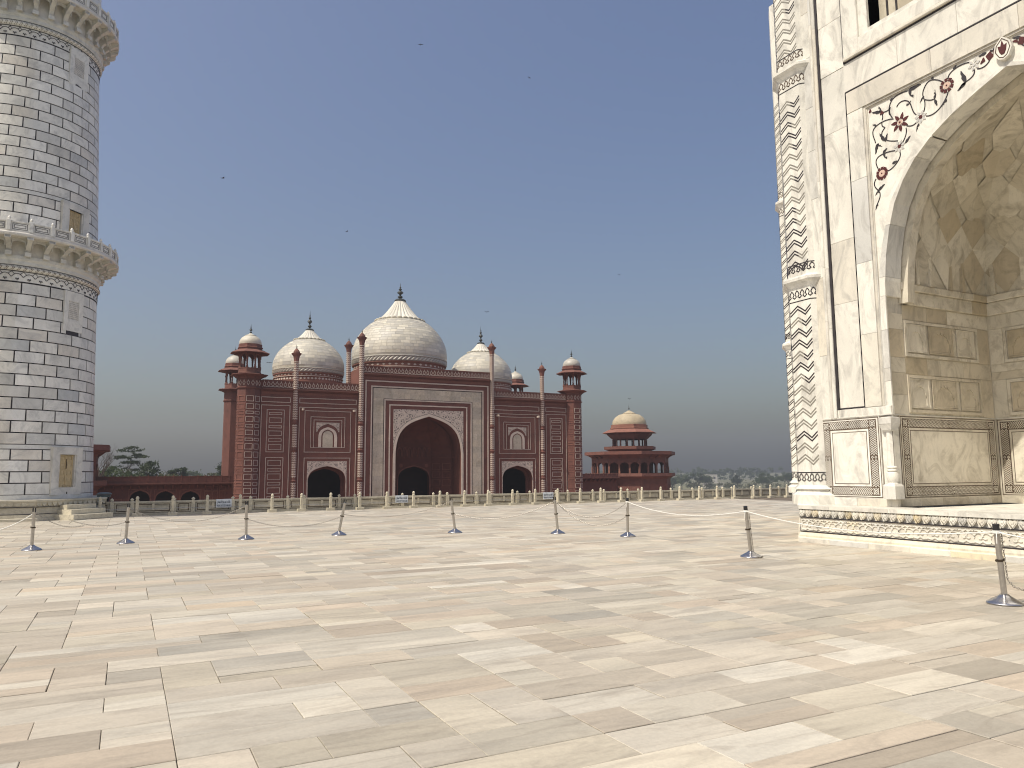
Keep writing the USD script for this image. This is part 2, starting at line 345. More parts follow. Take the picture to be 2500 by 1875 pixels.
# ------------------------------------------------------------------ the minaret on the left
MX, MY = -4.66, 38.0
RP = [(0, 3.42), (.83, 3.39), (2.83, 3.30), (6.49, 3.18), (9.57, 3.09), (12.5, 2.99), (18, 2.75), (20.3, 2.64), (24, 2.55), (33, 2.05)]
def rz(z): return float(np.interp(z, [a for a, _ in RP], [b for _, b in RP]))
def mp(ang, z, r):   # ang in degrees, 0 = facing -Y (east), + towards +X (north)
    a = np.radians(ang); return np.stack([MX + r * np.sin(a), MY - r * np.cos(a), np.broadcast_to(z, np.shape(a))], -1)
mn = thing('minaret', 'white marble minaret with dark block joints and two balconies, left of the mosque', 'minaret', (MX, MY, 0))
g = MB((.2, .45, .1))
HOLES = [(37.5, 58.5, .95, 2.80), (37, 58, 11.35, 13.1), (44.0, 53.4, 8.22, 9.0), (41.8, 52.2, 19.05, 19.82)]
zz = sorted({.6, 3.5, 5, 7, 9.3, 10.5, 12, 14, 16, 18, 20.5, 24, 28, 33} | {z + q for h in HOLES for z, q in ((h[2], -.02), (h[2], .02), (h[3], -.02), (h[3], .02))})
an = np.array(sorted(set(np.arange(-180, 180, 5.0)) | {x + q for h in HOLES for x, q in ((h[0], -.2), (h[0], .2), (h[1], -.2), (h[1], .2))}))
rr_ = []
for z in zz:
    rad = np.full(len(an), rz(z) - .005)
    for h in HOLES:
        if h[2] < z < h[3]: rad[(an > h[0]) & (an < h[1])] -= .35
    rr_.append(mp(an, z, rad))
g.rings(rr_); obj('shaft', g, M['black'], mn)
def curved_block(a0, a1, z0, z1, mb, t, off=.006, thick=.05, n=None, b=.004):
    n = n or max(2, int(abs(a1 - a0) / 4) + 1)
    an = np.linspace(a0, a1, n + 1); da = math.degrees(b / 3)
    v, f = [], []
    ai = an.copy(); ai[0] += da; ai[-1] -= da
    rows = [(an, z0, rz(z0) - thick), (an, z0, rz(z0) + off - b), (ai, z0 + b, rz(z0) + off), (ai, z1 - b, rz(z1) + off), (an, z1, rz(z1) + off - b), (an, z1, rz(z1) - thick)]
    for aa, z, rr in rows: v.append(mp(aa, z, rr))
    k = n + 1
    for i in range(5):
        for j in range(n): f.append((i * k + j, i * k + j + 1, (i + 1) * k + j + 1, (i + 1) * k + j))
    f += [(0, k, 2 * k, 3 * k), (0, 3 * k, 4 * k, 5 * k), (n, n + 3 * k, n + 2 * k, n + k), (n, n + 5 * k, n + 4 * k, n + 3 * k)]
    return mb.add(np.vstack(v), f, t)
r = rng(11)
J = .021   # half joint
DOOR = 46.5
def course_list():
    out = []
    low = [.985, 1.44, 1.886, 2.335, 2.762]
    for i in range(4): out.append((low[i], low[i + 1], i, 1))
    zs = np.linspace(2.945, 9.40, 15)
    for i in range(14): out.append((zs[i], zs[i + 1], i, 0))
    up = [11.40, 11.84, 12.28, 12.70, 13.115]
    for i in range(4): out.append((up[i], up[i + 1], i, 2))
    zs = np.linspace(13.295, 19.92, 16)
    for i in range(15): out.append((zs[i], zs[i + 1], i, 3))
    return out
blocks = []
for z0, z1, i, st in course_list():
    step = 360 / 19.0; off = (i % 2) * step / 2 + 1.3 * st + r.uniform(-1.2, 1.2)
    for k in range(19):
        a0 = off + k * step
        a0 = (a0 + 180) % 360 - 180; a1 = a0 + step
        spans = [(a0, a1)]
        cut = None
        if st in (1, 2): cut = (35.6, 60.6) if st == 1 else (34.5, 60.5)
        else:
            for c in ((43.2, 54.2, 7.95, 9.02), (41.0, 53.0, 18.95, 19.93)):
                if z0 < c[3] - .05 and z1 > c[2] + .05: cut = c[:2]
        if cut:
            new = []
            for p, q in spans:
                if q <= cut[0] or p >= cut[1]: new.append((p, q))
                else:
                    if p < cut[0] - 1.5: new.append((p, cut[0]))
                    if q > cut[1] + 1.5: new.append((cut[1], q))
            spans = new
        for p, q in spans: blocks.append((p, q, z0, z1))
def vis_block(b): return -abs((b[0] + b[1]) / 2 - 7)
blocks.sort(key=vis_block, reverse=True)
rest = MB()
for k, (p, q, z0, z1) in enumerate(blocks):
    dj = math.degrees(J / 3.1)
    t = (r.random() ** 1.3, r.uniform(.35, .7), r.random()); mb = MB() if k < 300 else rest
    curved_block(p + dj, q - dj, z0 + J, z1 - J, mb, t)
    if k < 300: obj('marble_block', mb, M['minaret'], mn)
obj('marble_blocks', rest, M['minaret'], mn, kind='stuff')
def band(name, prof, mat='minaret', t=(.3, .5, .2), n=96):
    g = MB(t); g.lathe(MX, MY, prof, n); return obj(name, g, M[mat], mn, 25)
for z0, z1 in ((.70, .985), (2.775, 2.935), (13.13, 13.285)):
    band('plain_course', [(rz(z0) - .05, z0), (rz(z0) + .004, z0), (rz(z1) + .004, z1), (rz(z1) - .05, z1)], t=(.6, .45, .7))
def mini_door(z0, z1, a0, a1, ac, name='door'):
    """A door in a flat marble surround, on the tangent plane at the angle ac."""
    rad = rz(z0) * math.cos(math.radians((a1 - a0) / 2)) + .01
    c = mp(ac, 0, rz(z0) * .985); fr = frameA(c[0], c[1], math.radians(ac))
    w = rz(z0) * math.sin(math.radians((a1 - a0) / 2)); d = name
    g = MB((.75, .5, .4)); zt = z1 + .22
    g.frame(fr, -w, w, z0 - .1, zt, .30, -.35, .045); g.frame(fr, -w + .3, w - .3, z0, z1, .07, -.35, .02)
    g.fbox(fr, -w + .3, w - .3, z1 - .02, zt - .3, -.35, .04)
    s = obj('door_surround', g, M['minaret'], mn)
    wd = w - .37
    leafs = MB((.5, .5, .3)); leafs.fbox(fr, -wd, wd, z0 + .02, z1 - .07, -.3, -.07)
    dr = obj(d, leafs, M['wood'], mn)
    pn = MB()
    rows = 5; hh = (z1 - z0 - .12) / rows
    for sgn in (-1, 1):
        for k in range(rows):
            pn = MB(); u0, u1 = (.03, wd - .04) if sgn > 0 else (-wd + .04, -.03)
            pn.frame(fr, u0 + .02, u1 - .02, z0 + .05 + k * hh + .04, z0 + .05 + (k + 1) * hh - .03, .03, -.07, -.045)
            pn.fbox(fr, u0 + .07, u1 - .07, z0 + .05 + k * hh + .1, z0 + .05 + (k + 1) * hh - .09, -.07, -.052)
            obj('door_panel', pn, M['wood'], dr)
    obj('meeting_strip', MB().fbox(fr, -.02, .02, z0 + .04, z1 - .08, -.07, -.035), M['wood'], dr)
    if z0 < 2:
        g = MB(); g.fbox(fr, -.16, .06, z0 + .0, z0 + .02, -.03, -.01); g.fbox(fr, .0, .05, z0 - .09, z0 + .02, -.02, .05); g.fbox(fr, -.01, .012, z0 + .95, z0 + 1.35, -.04, -.02)
        obj('bolt', g, M['iron'], dr)
mini_door(1.05, 2.66, 35.6, 60.6, 47.8)
mini_door(11.42, 13.0, 34.5, 60.5, 47.5)
for z0, z1, a0, a1 in ((8.22, 9.0, 43.8, 53.6), (19.05, 19.82, 41.6, 52.4)):
    g = MB((.8, .5, .3)); fr0 = (a0 + a1) / 2; c = mp(fr0, 0, rz(z0) * .997); fr = frameA(c[0], c[1], math.radians(fr0)); w = rz(z0) * math.sin(math.radians((a1 - a0) / 2))
    sl = MB((.25, .55, .6)); sl.frame(fr, -w - .22, w + .22, z0 - .50, z1 + .40, .22, -.3, .02); sl.fbox(fr, -w - .2, w + .2, z0 - .3, z0, -.3, .018); sl.fbox(fr, -w - .2, w + .2, z1, z1 + .2, -.3, .018); obj('lattice_surround', sl, M['minaret'], mn)
    n1, n2 = 8, 10
    for k in range(n1 + 1): u = -w + 2 * w * k / n1; g.fbox(fr, u - .02, u + .02, z0, z1, -.08, .01)
    for k in range(n2 + 1): v = z0 + (z1 - z0) * k / n2; g.fbox(fr, -w, w, v - .018, v + .018, -.075, .012)
    obj('stone_lattice', g, M['minaret'], mn)
def polar_poly(g, poly2d, ang, z, r0, thick=.012):
    """A flat ornament (metres along the arc, height) laid on the round wall."""
    for q in getattr(poly2d, 'geoms', [poly2d]):
        if q.is_empty or q.area < 1e-6: continue
        m = trimesh.creation.extrude_polygon(q, thick, engine='earcut'); p = np.array(m.vertices)
        rr = r0 + p[:, 2]; a = np.radians(ang) + p[:, 0] / r0
        g.add(np.stack([MX + rr * np.sin(a), MY - rr * np.cos(a), z + p[:, 1]], 1), m.faces)
def balcony(zf, zr, zc, zb, zs, ro, rail_h, st):
    """Inlaid frieze, rope moulding, flared cornice, brackets, slab and parapet. st: 32 posts."""
    R0 = rz(zf)
    band('frieze', [(R0 - .05, zf), (R0 + .012, zf), (R0 + .012, zr), (R0 - .05, zr)], t=(.4, .5, .3))
    band('inlay_line', [(R0 + .0, zf - .012), (R0 + .024, zf - .012), (R0 + .024, zf + .012), (R0, zf + .012)], 'black')
    band('inlay_line', [(R0 + .0, zr - .012), (R0 + .03, zr - .012), (R0 + .03, zr + .012), (R0, zr + .012)], 'black')
    n = 48; h = zr - zf
    arc = LineString([(-.19 + .38 * i / 12, .45 * h + .33 * h * math.sin(PI * i / 12) ** .8) for i in range(13)]).buffer(.011)
    dia = LineString([(-.19, .47 * h), (-.10, .72 * h), (-.19, .93 * h)]).buffer(.010)
    dia2 = LineString([(.19, .47 * h), (.10, .72 * h), (.19, .93 * h)]).buffer(.010)
    tre = unary_union([Polygon([(0, .30 * h), (-.012, .2 * h), (0, .12 * h), (.012, .2 * h)]).buffer(.008), Polygon([(-.01, .30 * h), (-.06, .22 * h), (-.045, .36 * h)]).buffer(.006), Polygon([(.01, .30 * h), (.06, .22 * h), (.045, .36 * h)]).buffer(.006)])
    for k in range(n):
        g = MB(); a = 360 * k / n
        polar_poly(g, tre, a, zf, R0 + .012); polar_poly(g, unary_union([arc, dia, dia2]), a, zf, R0 + .012)
        if -100 < ((a + 180) % 360 - 180) < 110: obj('leaf_inlay', g, M['black'], mn)
    hr = zc - zr
    prof = [(R0 + .01, zr + .02)] + [(R0 + .01 + .09 * math.sin(PI * i / 8), zr + .02 + (hr - .04) * i / 8) for i in range(9)]
    band('rope_moulding', prof, t=(.35, .5, .4))
    chev = MB(); n = 96
    for k in range(n):
        for dd in (0, .055):
            p = LineString([(dd - .03, .1 * hr), (dd + .045, .5 * hr), (dd - .03, .9 * hr)]).buffer(.011, cap_style=2)
            m = trimesh.creation.extrude_polygon(p, .01, engine='earcut'); v = np.array(m.vertices); s = np.clip((v[:, 1] / hr), 0, 1)
            rr = R0 + .012 + .09 * np.sin(PI * s) + v[:, 2]; a = 2 * PI * k / n + v[:, 0] / R0
            chev.add(np.stack([MX + rr * np.sin(a), MY - rr * np.cos(a), zr + .02 + (hr - .04) * s], 1), m.faces)
    obj('chevron_inlay', chev, M['brown'] if st else M['grey'], mn)
    flare = [(R0 + .02, zc), (R0 + .06, zc + .06), (R0 + .06, zc + .16), (R0 + .12, zc + .24), (R0 + .12, zb)]
    band('flared_cornice', flare, t=(.6, .5, .5))
    band('bracket_wall', [(R0 + .08, zb - .01), (R0 + .08, zs)], t=(.9, .4, .5))
    ang0 = 1.4 if st else -4.2
    for k in range(32):
        a = ang0 + 11.25 * k
        an = (a + 180) % 360 - 180
        c = mp(an, 0, R0 + .06); fr = frameA(c[0], c[1], math.radians(an)); L = ro - R0 - .08; H = zs - zb
        prof = Polygon([(0, zb), (.14, zb - .02), (.17, zb + .12), (.10, zb + .2), (.18, zb + .42 * H), (.3 * L + .1, zb + .55 * H), (.62 * L, zb + .66 * H), (L, zb + .86 * H), (L, zs), (0, zs)])
        m = trimesh.creation.extrude_polygon(prof, .17, engine='earcut'); p = np.array(m.vertices); o, U, V, N = fr
        g = MB((.7, .45, r.random())); g.add(o + (p[:, 2:] - .085) * U + p[:, 1:2] * V + p[:, :1] * N, m.faces)
        g.fbox(fr, -.11, .11, zb - .03, zb + .13, .10, .2); g.fbox(fr, -.11, .11, zs - .1, zs, .0, L)
        if -115 < an < 125: obj('bracket', g, M['minaret'], mn)
        # a small cusped arch between this bracket and the next
        a2 = an + 5.625; c = mp(a2, 0, R0 + .06 + .5 * L); fr = frameA(c[0], c[1], math.radians(a2)); w = (R0 + .5 * L) * math.sin(math.radians(5.4)) - .08
        pan = sbox(-w, zb + .45 * H, w, zs).difference(arch(0, w * .92, zb, zb + .6 * H, zb + .84 * H))
        g = MB((.7, .45, r.random())); g.fpoly(fr, pan, -.04, .03)
        if -115 < an < 125: obj('bracket_arch', g, M['minaret'], mn)
    band('balcony_slab', [(R0 + .1, zs - .01), (ro - .10, zs - .01), (ro - .03, zs), (ro, zs + .05), (ro, zs + .11), (ro - .05, zs + .17), (ro - .05, zs + .22), (R0 - .1, zs + .22)], t=(.8, .5, .6))
    zq = zs + .20
    for k in range(32):
        a = ang0 + 11.25 * k; an = (a + 180) % 360 - 180
        if not -120 < an < 130: continue
        rp = ro - .12
        c = mp(an, 0, rp); fr = frameA(c[0], c[1], math.radians(an)); g = MB((.2, .6, r.random()))
        g.fbox(fr, -.07, .07, zq, zq + rail_h + .03, -.075, .085, bev=.01)
        g.lathe(c[0], c[1], [(.06, zq + rail_h + .03), (.04, zq + rail_h + .05), (.062, zq + rail_h + .09), (.05, zq + rail_h + .14), (.02, zq + rail_h + .18), (.0, zq + rail_h + .2)], 8)
        obj('parapet_post', g, M['minaret'], mn)
        c = mp(an + 5.625, 0, rp * math.cos(math.radians(5.625))); fr = frameA(c[0], c[1], math.radians(an + 5.625)); w = rp * math.sin(math.radians(5.625)) - .07
        g = MB((.3, .55, r.random())); g.fbox(fr, -w, w, zq, zq + rail_h - .05, -.05, .04); g.fbox(fr, -w, w, zq + rail_h - .05, zq + rail_h, -.065, .06)
        pp = obj('parapet_panel', g, M['minaret'], mn)
        g = MB(); h = rail_h - .05
        g.frame(fr, -w + .05, w - .05, zq + .06, zq + h - .04, .018, .04, .046); g.frame(fr, -w + .10, w - .10, zq + .12, zq + h - .10, .018, .04, .046)
        obj('inlay_frame', g, M['black'], pp)
balcony(9.42, 9.84, 10.09, 10.46, 11.08, 3.90, .40, 1)
balcony(19.93, 20.32, 20.60, 20.95, 21.75, 3.40, .46, 0)
# the third stage and the kiosk on top, above the frame
g = MB((.3, .5, .3)); g.lathe(MX, MY, [(rz(z) + .0, z) for z in (22, 24, 27, 30, 33)], 48)
obj('upper_shaft', g, M['minaret'], mn, True)
g = MB((.3, .5, .3)); g.lathe(MX, MY, [(2.0, 32.5), (2.9, 33.6), (2.9, 33.9), (1.9, 33.9)], 48); g.octa(MX, MY, [(1.9, 36.4), (2.9, 36.3), (2.9, 36.4), (1.8, 36.9), (1.8, 37.4)], cap=(True, True))
g.lathe(MX, MY, [(1.75, 37.4), (1.95, 38.2), (1.7, 39.2), (1.0, 40.0), (.3, 40.6), (.0, 41.6)], 32)
for k in range(8):
    a = PI / 8 + k * PI / 4; g.tube([(MX + 1.75 * math.cos(a), MY + 1.75 * math.sin(a), 33.8), (MX + 1.75 * math.cos(a), MY + 1.75 * math.sin(a), 36.4)], .13)
obj('crowning_kiosk', g, M['minaret'], mn, 30)
# octagonal base with mouldings and the door steps
g = MB((.6, .45, .2)); AP = 3.92
g.octa(MX, MY, [(AP + .10, -.02), (AP + .10, .10), (AP + .03, .12), (AP + .03, .25)])
obj('base_plinth', g, M['rail'], mn)
g = MB(); g.octa(MX, MY, [(AP - .03, .25), (AP + .012, .25), (AP + .012, .275), (AP - .03, .275)]); g.octa(MX, MY, [(AP - .03, .52), (AP + .014, .52), (AP + .014, .545), (AP - .03, .545)])
obj('inlay_line', g, M['black'], mn)
g = MB((.75, .4, .6)); g.octa(MX, MY, [(AP - .02, .2), (AP - .02, .55), (AP - .02, .6), (AP + .02, .72), (AP + .05, .74), (AP + .05, .80), (3.3, .80)])
obj('base_wall', g, M['rail'], mn)
for k in range(8):
    an = k * 45 - 90; c = mp(an, 0, AP - .01)
    if not -60 <= an <= 90: continue
    fr = frameA(c[0], c[1], math.radians(an)); n = 14; hw = AP * math.tan(PI / 8)
    for i in range(n):
        u = -hw + (i + .5) * 2 * hw / n
        leaf = Polygon([(u - .09, .71), (u - .07, .63), (u, .57), (u + .07, .63), (u + .09, .71)]).buffer(.012)
        g = MB((.7, .4, r.random())); g.fpoly(fr, leaf, .0, .035); obj('leaf_carving', g, M['rail'], mn)
fr = frameA(*mp(47.8, 0, AP)[:2], math.radians(45))
for i, (h0, h1, w0, w1, dpt) in enumerate(((.0, .21, -1.03, .85, 1.05), (.21, .40, -.85, .78, .72), (.40, .58, -.75, .62, .38))):
    g = MB((.2, .6, .15 * i)); g.fbox(fr, w0, w1, h0, h1 - .002, -.2, dpt, bev=.008); obj('step', g, M['rail'], mn)
# ------------------------------------------------------------------ the red sandstone mosque
def finial(g, cx, cy, z0, z1, r):
    h = z1 - z0
    g.lathe(cx, cy, [(r * .55, z0), (r * .3, z0 + .06 * h), (r * .8, z0 + .14 * h), (r * .8, z0 + .17 * h), (r * .25, z0 + .24 * h), (r * .35, z0 + .3 * h), (r, z0 + .40 * h), (r * .75, z0 + .47 * h), (r * .2, z0 + .53 * h),
                     (r * .5, z0 + .58 * h), (r * .5, z0 + .62 * h), (r * .15, z0 + .67 * h), (r * .3, z0 + .72 * h), (r * .12, z0 + .78 * h), (0.01, z1)], 12, cap=(True, False))
    return g
def vines(poly, seed, cell=.62, w=.02):
    """Scrolling inlay clipped to a spandrel: curling stems, star flowers and leaves."""
    r = rng(seed); x0, y0, x1, y1 = poly.bounds; out = []
    nx, ny = max(1, int((x1 - x0) / cell)), max(1, int((y1 - y0) / cell))
    for i in range(nx + 1):
        for j in range(ny + 1):
            cx, cy = x0 + (i + .5) * (x1 - x0) / (nx + .5) + r.uniform(-.06, .06), y0 + (j + .4) * (y1 - y0) / (ny + .5) + r.uniform(-.06, .06)
            a0, R, sg = r.uniform(0, 6.28), cell * r.uniform(.36, .48), r.choice((-1, 1))
            out.append(LineString([(cx + R * (1 - .1 * k / 10) * math.cos(a0 + sg * k * .42), cy + R * (1 - .1 * k / 10) * math.sin(a0 + sg * k * .42)) for k in range(12)]).buffer(w * .75))
            n = r.choice((5, 6, 8)); f = cell * r.uniform(.13, .2)
            out.append(Polygon([(cx + f * (1 if k % 2 == 0 else .45) * math.cos(PI * k / n + a0), cy + f * (1 if k % 2 == 0 else .45) * math.sin(PI * k / n + a0)) for k in range(2 * n)]))
            for q in range(2):
                a = a0 + sg * r.uniform(1, 4); p = (cx + R * math.cos(a), cy + R * math.sin(a)); b = a + r.uniform(.6, 1.2)
                out.append(LineString([p, (p[0] + cell * .16 * math.cos(b), p[1] + cell * .16 * math.sin(b))]).buffer(w * 1.7))
    return unary_union(out).buffer(0).intersection(poly.buffer(-.03)).simplify(.006)

UC, MYF, ZB = 37.78, 100.0, -6.0
mq = thing('mosque', 'red sandstone mosque with three white marble domes facing across the platform', 'mosque', (UC, MYF, ZB))
F = frameY(UC, MYF)
r = rng(21)
def mpart(name, build, mat, parent=None, smooth=False, t=None, label=None):
    g = MB(t or (r.random(), r.uniform(.35, .65), r.random())); build(g); return obj(name, g, M[mat], parent or mq, smooth, label=label)
def strip(u0, u1, v0, v1, w=.07, d0=0.0, d1=.045, bottom=True, name='panel_frame', mat='strip', parent=None):
    return mpart(name, lambda g: g.frame(F, u0, u1, v0, v1, w, d0, d1, bottom=bottom), mat, parent)
def chevron_column(cx, cy, R, z0, z1, rings_z, zcap, ztop, mats=('red', 'strip')):
    """An engaged pilaster with zigzag inlay, collars, a flared cap and a spike."""
    p = mpart('pilaster', lambda g: g.octa(cx, cy, [(R, z0), (R, z1)]), mats[0])
    g = MB(); pitch = .30; z = z0 + .1; k = 16; c = math.cos(PI / 8)
    while z < z1 - .25:
        if not any(abs(z + .08 - q) < .28 for q in rings_z):
            a = np.linspace(0, 2 * PI, k, endpoint=False) + PI / 8
            rr = np.where(np.arange(k) % 2 == 0, R / c, R) + .02
            zz = np.where(np.arange(k) % 2 == 0, 0, .13)
            lo = np.stack([cx + rr * np.cos(a), cy + rr * np.sin(a), z + zz], 1); hi = lo + [0, 0, .16]
            g.rings([lo, hi])
        z += pitch
    obj('chevron_inlay', g, M[mats[1]], p)
    g = MB()
    for q in rings_z: g.octa(cx, cy, [(R, q - .16), (R + .05, q - .10), (R + .11, q - .02), (R + .11, q + .04), (R + .04, q + .12), (R, q + .14)])
    if rings_z: obj('collar', g, M[mats[0]], p)
    mpart('cap_ring', lambda g: g.octa(cx, cy, [(R, z1 - .02), (R + .06, z1), (R + .06, z1 + .10), (R, z1 + .12)]), 'strip', p)
    h = zcap - z1
    mpart('pilaster_cap', lambda g: g.octa(cx, cy, [(R, z1 + .1), (R + .03, z1 + .25 * h), (R + .12, z1 + .6 * h), (R + .34, z1 + .82 * h), (R + .36, z1 + .88 * h), (R + .1, z1 + .92 * h), (R + .12, zcap), (R, zcap + .25), (R * .5, zcap + .42), (.06, zcap + .5)]), mats[0], p)
    g = MB(); finial(g, cx, cy, zcap + .46, ztop, .11); obj('spike', g, M['bronze'], p, 40)

# walls of the wings
OUT = 22.9
for s in (-1, 1):
    c = s * 14.2
    wall = sbox(min(s * 9.5, s * OUT), ZB, max(s * 9.5, s * OUT), 13.85).difference(arch(c, 2.48, ZB - 1, .9, 2.76))
    mpart('front_wall', lambda g: g.fpoly(F, wall, -1.6, 0), 'red', t=(.2, .5, .1))
mpart('roof', lambda g: g.box(UC - 23, UC + 23, MYF + .02, MYF + 20, 12.9, 13.2), 'red')
mpart('rear_wall', lambda g: g.box(UC - 23, UC + 23, MYF + 19.4, MYF + 20, ZB, 13.85), 'red')
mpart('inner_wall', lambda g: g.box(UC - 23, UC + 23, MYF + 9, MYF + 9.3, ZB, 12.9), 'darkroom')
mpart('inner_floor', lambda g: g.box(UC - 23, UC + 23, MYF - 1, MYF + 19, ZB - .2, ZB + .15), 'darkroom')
for s in (-1, 1):
    x = UC + s * 23.0
    mpart('side_wall', lambda g: g.box(min(x, x - s * .8), max(x, x - s * .8), MYF + .3, MYF + 20, ZB, 13.85), 'red', t=(.25, .6, .3))
# side wall facing south: bays with tall blind arches
FS = frameX(UC - 23.0)
for yc in (103.6, 106.8, 110.0, 113.2, 116.4):
    for z0, z1 in ((4.4, 11.2), (-5.5, 3.4)):
        b = mpart('side_bay', lambda g: g.frame(FS, -yc - 1.4, -yc + 1.4, z0, z1, .08, 0, .06), 'strip')
        hole = arch(-yc, .95, z0 + .5, z1 - 2.0, z1 - .7); ring = hole.buffer(.13, join_style=2).difference(hole).intersection(sbox(-999, z0 + .5, 999, 99))
        mpart('arch_edge', lambda g: g.fpoly(FS, ring, 0, .05), 'strip', b)
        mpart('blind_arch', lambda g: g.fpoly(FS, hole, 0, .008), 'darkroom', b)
mpart('side_cornice', lambda g: g.fbox(FS, -MYF - 20, -MYF, 12.55, 12.72, 0, .45), 'red')
# bands, cornice and parapet motifs
def parapet(u0, u1, z0, d):
    """A carved parapet from z0 - 1.65 (lower band) up to z0: band of lotus motifs over a projecting cornice."""
    b = mpart('parapet_band', lambda g: (g.fbox(F, u0, u1, z0 - 1.05, z0, d - .3, d + .06), g.fbox(F, u0, u1, z0 - .12, z0 + .03, d - .3, d + .10)), 'red', t=(.35, .45, .5))
    mpart('cornice', lambda g: (g.fbox(F, u0, u1, z0 - 1.24, z0 - 1.10, d, d + .42), g.fbox(F, u0, u1, z0 - 1.38, z0 - 1.24, d, d + .2)), 'red', t=(.7, .5, .5))
    mpart('lower_band', lambda g: g.fbox(F, u0, u1, z0 - 1.82, z0 - 1.5, d, d + .03), 'redlight', t=(.8, .35, .3))
    n = int(round((u1 - u0) / .53)); m = z0 - .55
    for i in range(n):
        u = u0 + (i + .5) * (u1 - u0) / n
        bud = Polygon([(u, m + .40), (u + .07, m + .2), (u + .17, m + .12), (u + .19, m - .06), (u + .08, m - .2), (u + .03, m - .34), (u - .03, m - .34), (u - .08, m - .2), (u - .19, m - .06), (u - .17, m + .12), (u - .07, m + .2)])
        ring = bud.difference(bud.buffer(-.045)).union(LineString([(u - .24, m - .36), (u - .16, m - .28), (u + .16, m - .28), (u + .24, m - .36)]).buffer(.025)).union(LineString([(u, m + .38), (u, m + .44)]).buffer(.02))
        g = MB((.1, .55, .1 * i)); g.fpoly(F, ring, d + .05, d + .085); obj('lotus_motif', g, M['strip'], b)
    g = MB((.5, .5, .2)); n2 = int((u1 - u0) / .22)
    for i in range(n2):
        u = u0 + (i + .5) * (u1 - u0) / n2; g.fbox(F, u - .045, u + .045, z0 - 1.75, z0 - 1.57, d + .02, d + .05)
    obj('dentils', g, M['redlight'], b)
for s in (-1, 1):
    parapet(min(s * 9.7, s * 22.75), max(s * 9.7, s * 22.75), 13.9, 0.0)
TALL = [(11.69, 10.97), (10.69, 10.02), (9.74, 9.36), (9.05, 8.37), (8.06, 7.66), (7.33, 6.69), (6.33, 5.95), (5.62, 4.9), (4.6, 3.86), (3.57, 2.83), (2.55, 2.13), (1.82, 1.08), (.76, .35), (.06, -.66), (-.98, -1.36), (-1.7, -2.4), (-2.8, -3.5), (-3.9, -4.3)]
INNER = [(9.73, 9.38), (9.02, 8.37), (8.01, 7.67), (7.33, 6.70), (6.34, 5.93), (5.60, 4.87), (3.57, 2.84), (2.55, 2.12), (1.83, 1.09), (.75, .36), (.06, -.68), (-1.0, -1.4), (-1.7, -2.4)]
for s in (-1, 1):
    c = s * 20.98
    strip(c - 1.84, c + 1.84, 11.02, 11.70); strip(c - 1.82, c + 1.82, ZB, 10.66)
    strip(c - 1.11, c + 1.11, 4.58, 10.08); strip(c - 1.11, c + 1.11, ZB, 3.90)
    for z1, z0 in INNER:
        p = strip(c - .81, c + .81, z0, z1, .06)
        mpart('sunk_panel', lambda g: g.fbox(F, c - .75, c + .75, z0 + .06, z1 - .06, 0, .010), 'red', p)
    c = s * 14.2
    strip(c - 3.8, c + 3.8, 11.02, 11.72); strip(c - 3.8, c + 3.8, ZB, 10.52)
    o = strip(c - 3.08, c + 3.08, 4.58, 10.08)
    mpart('sunk_panel', lambda g: g.fpoly(F, sbox(c - 3.0, 4.66, c + 3.0, 10.0).difference(sbox(c - 2.3, 5.2, c + 2.3, 9.3)), 0, .02), 'red', o)
    ms = mpart('niche_frame', lambda g: (g.frame(F, c - 2.29, c + 2.29, 5.2, 9.29, .06, 0, .05), g.frame(F, c - 1.88, c + 1.88, 5.2, 8.89, .06, 0, .06, bottom=False)), 'strip', o)
    sp = sbox(c - 1.53, 7.3, c + 1.53, 8.53).difference(arch(c, 1.50, 5, 6.6, 8.38))
    ww = mpart('niche_spandrel', lambda g: g.fpoly(F, sp, 0, .03), 'strip')
    mpart('vine_inlay', lambda g: g.fpoly(F, vines(sp, 5, .34, .014), .03, .036), 'black', ww)
    og = arch(c, 1.25, 5.22, 6.5, 7.94).difference(arch(c, .86, 5.0, 6.55, 7.62))
    mpart('niche_arch', lambda g: g.fpoly(F, og, 0, .05), 'strip', t=(0, .75, .2))
    mpart('niche_pane', lambda g: g.fpoly(F, arch(c, .68, 5.22, 6.6, 7.47), 0, .045), 'rail', t=(.6, .5, .5))
    strip(c - 3.06, c + 3.06, ZB, 3.88)
    outer = arch(c, 2.62, ZB, .9, 3.06)
    sp = sbox(c - 2.61, .9, c + 2.61, 3.42).difference(outer)
    ww = mpart('arch_spandrel', lambda g: g.fpoly(F, sp, 0, .03), 'strip', t=(0, .6, .1))
    mpart('vine_inlay', lambda g: g.fpoly(F, vines(sp, 9, .42, .016), .03, .037), 'black', ww)
    mpart('arch_edge', lambda g: g.fpoly(F, outer.difference(arch(c, 2.50, ZB - 1, .9, 2.79)), 0, .06), 'strip')
    mpart('arch_soffit', lambda g: g.fpoly(F, arch(c, 2.50, ZB, .9, 2.79).difference(arch(c, 2.2, ZB - 1, .7, 2.45)), -1.7, -1.4), 'red')
    # water spouts near the top of the bay
    for k in (-1, 1): mpart('water_spout', lambda g: g.fbox(F, c + k * 3.4 - .1, c + k * 3.4 + .1, 10.05, 10.3, 0, .75), 'strip')
    chevron_column(UC + s * 18.54, MYF - .05, .28, ZB, 16.35, (8.35, 4.84, .87, -2.9), 17.75, 18.8)
    chevron_column(UC + s * 9.85, MYF - .32, .29, ZB, 19.1, (8.5, 4.9, .9, -2.9), 20.5, 21.5)

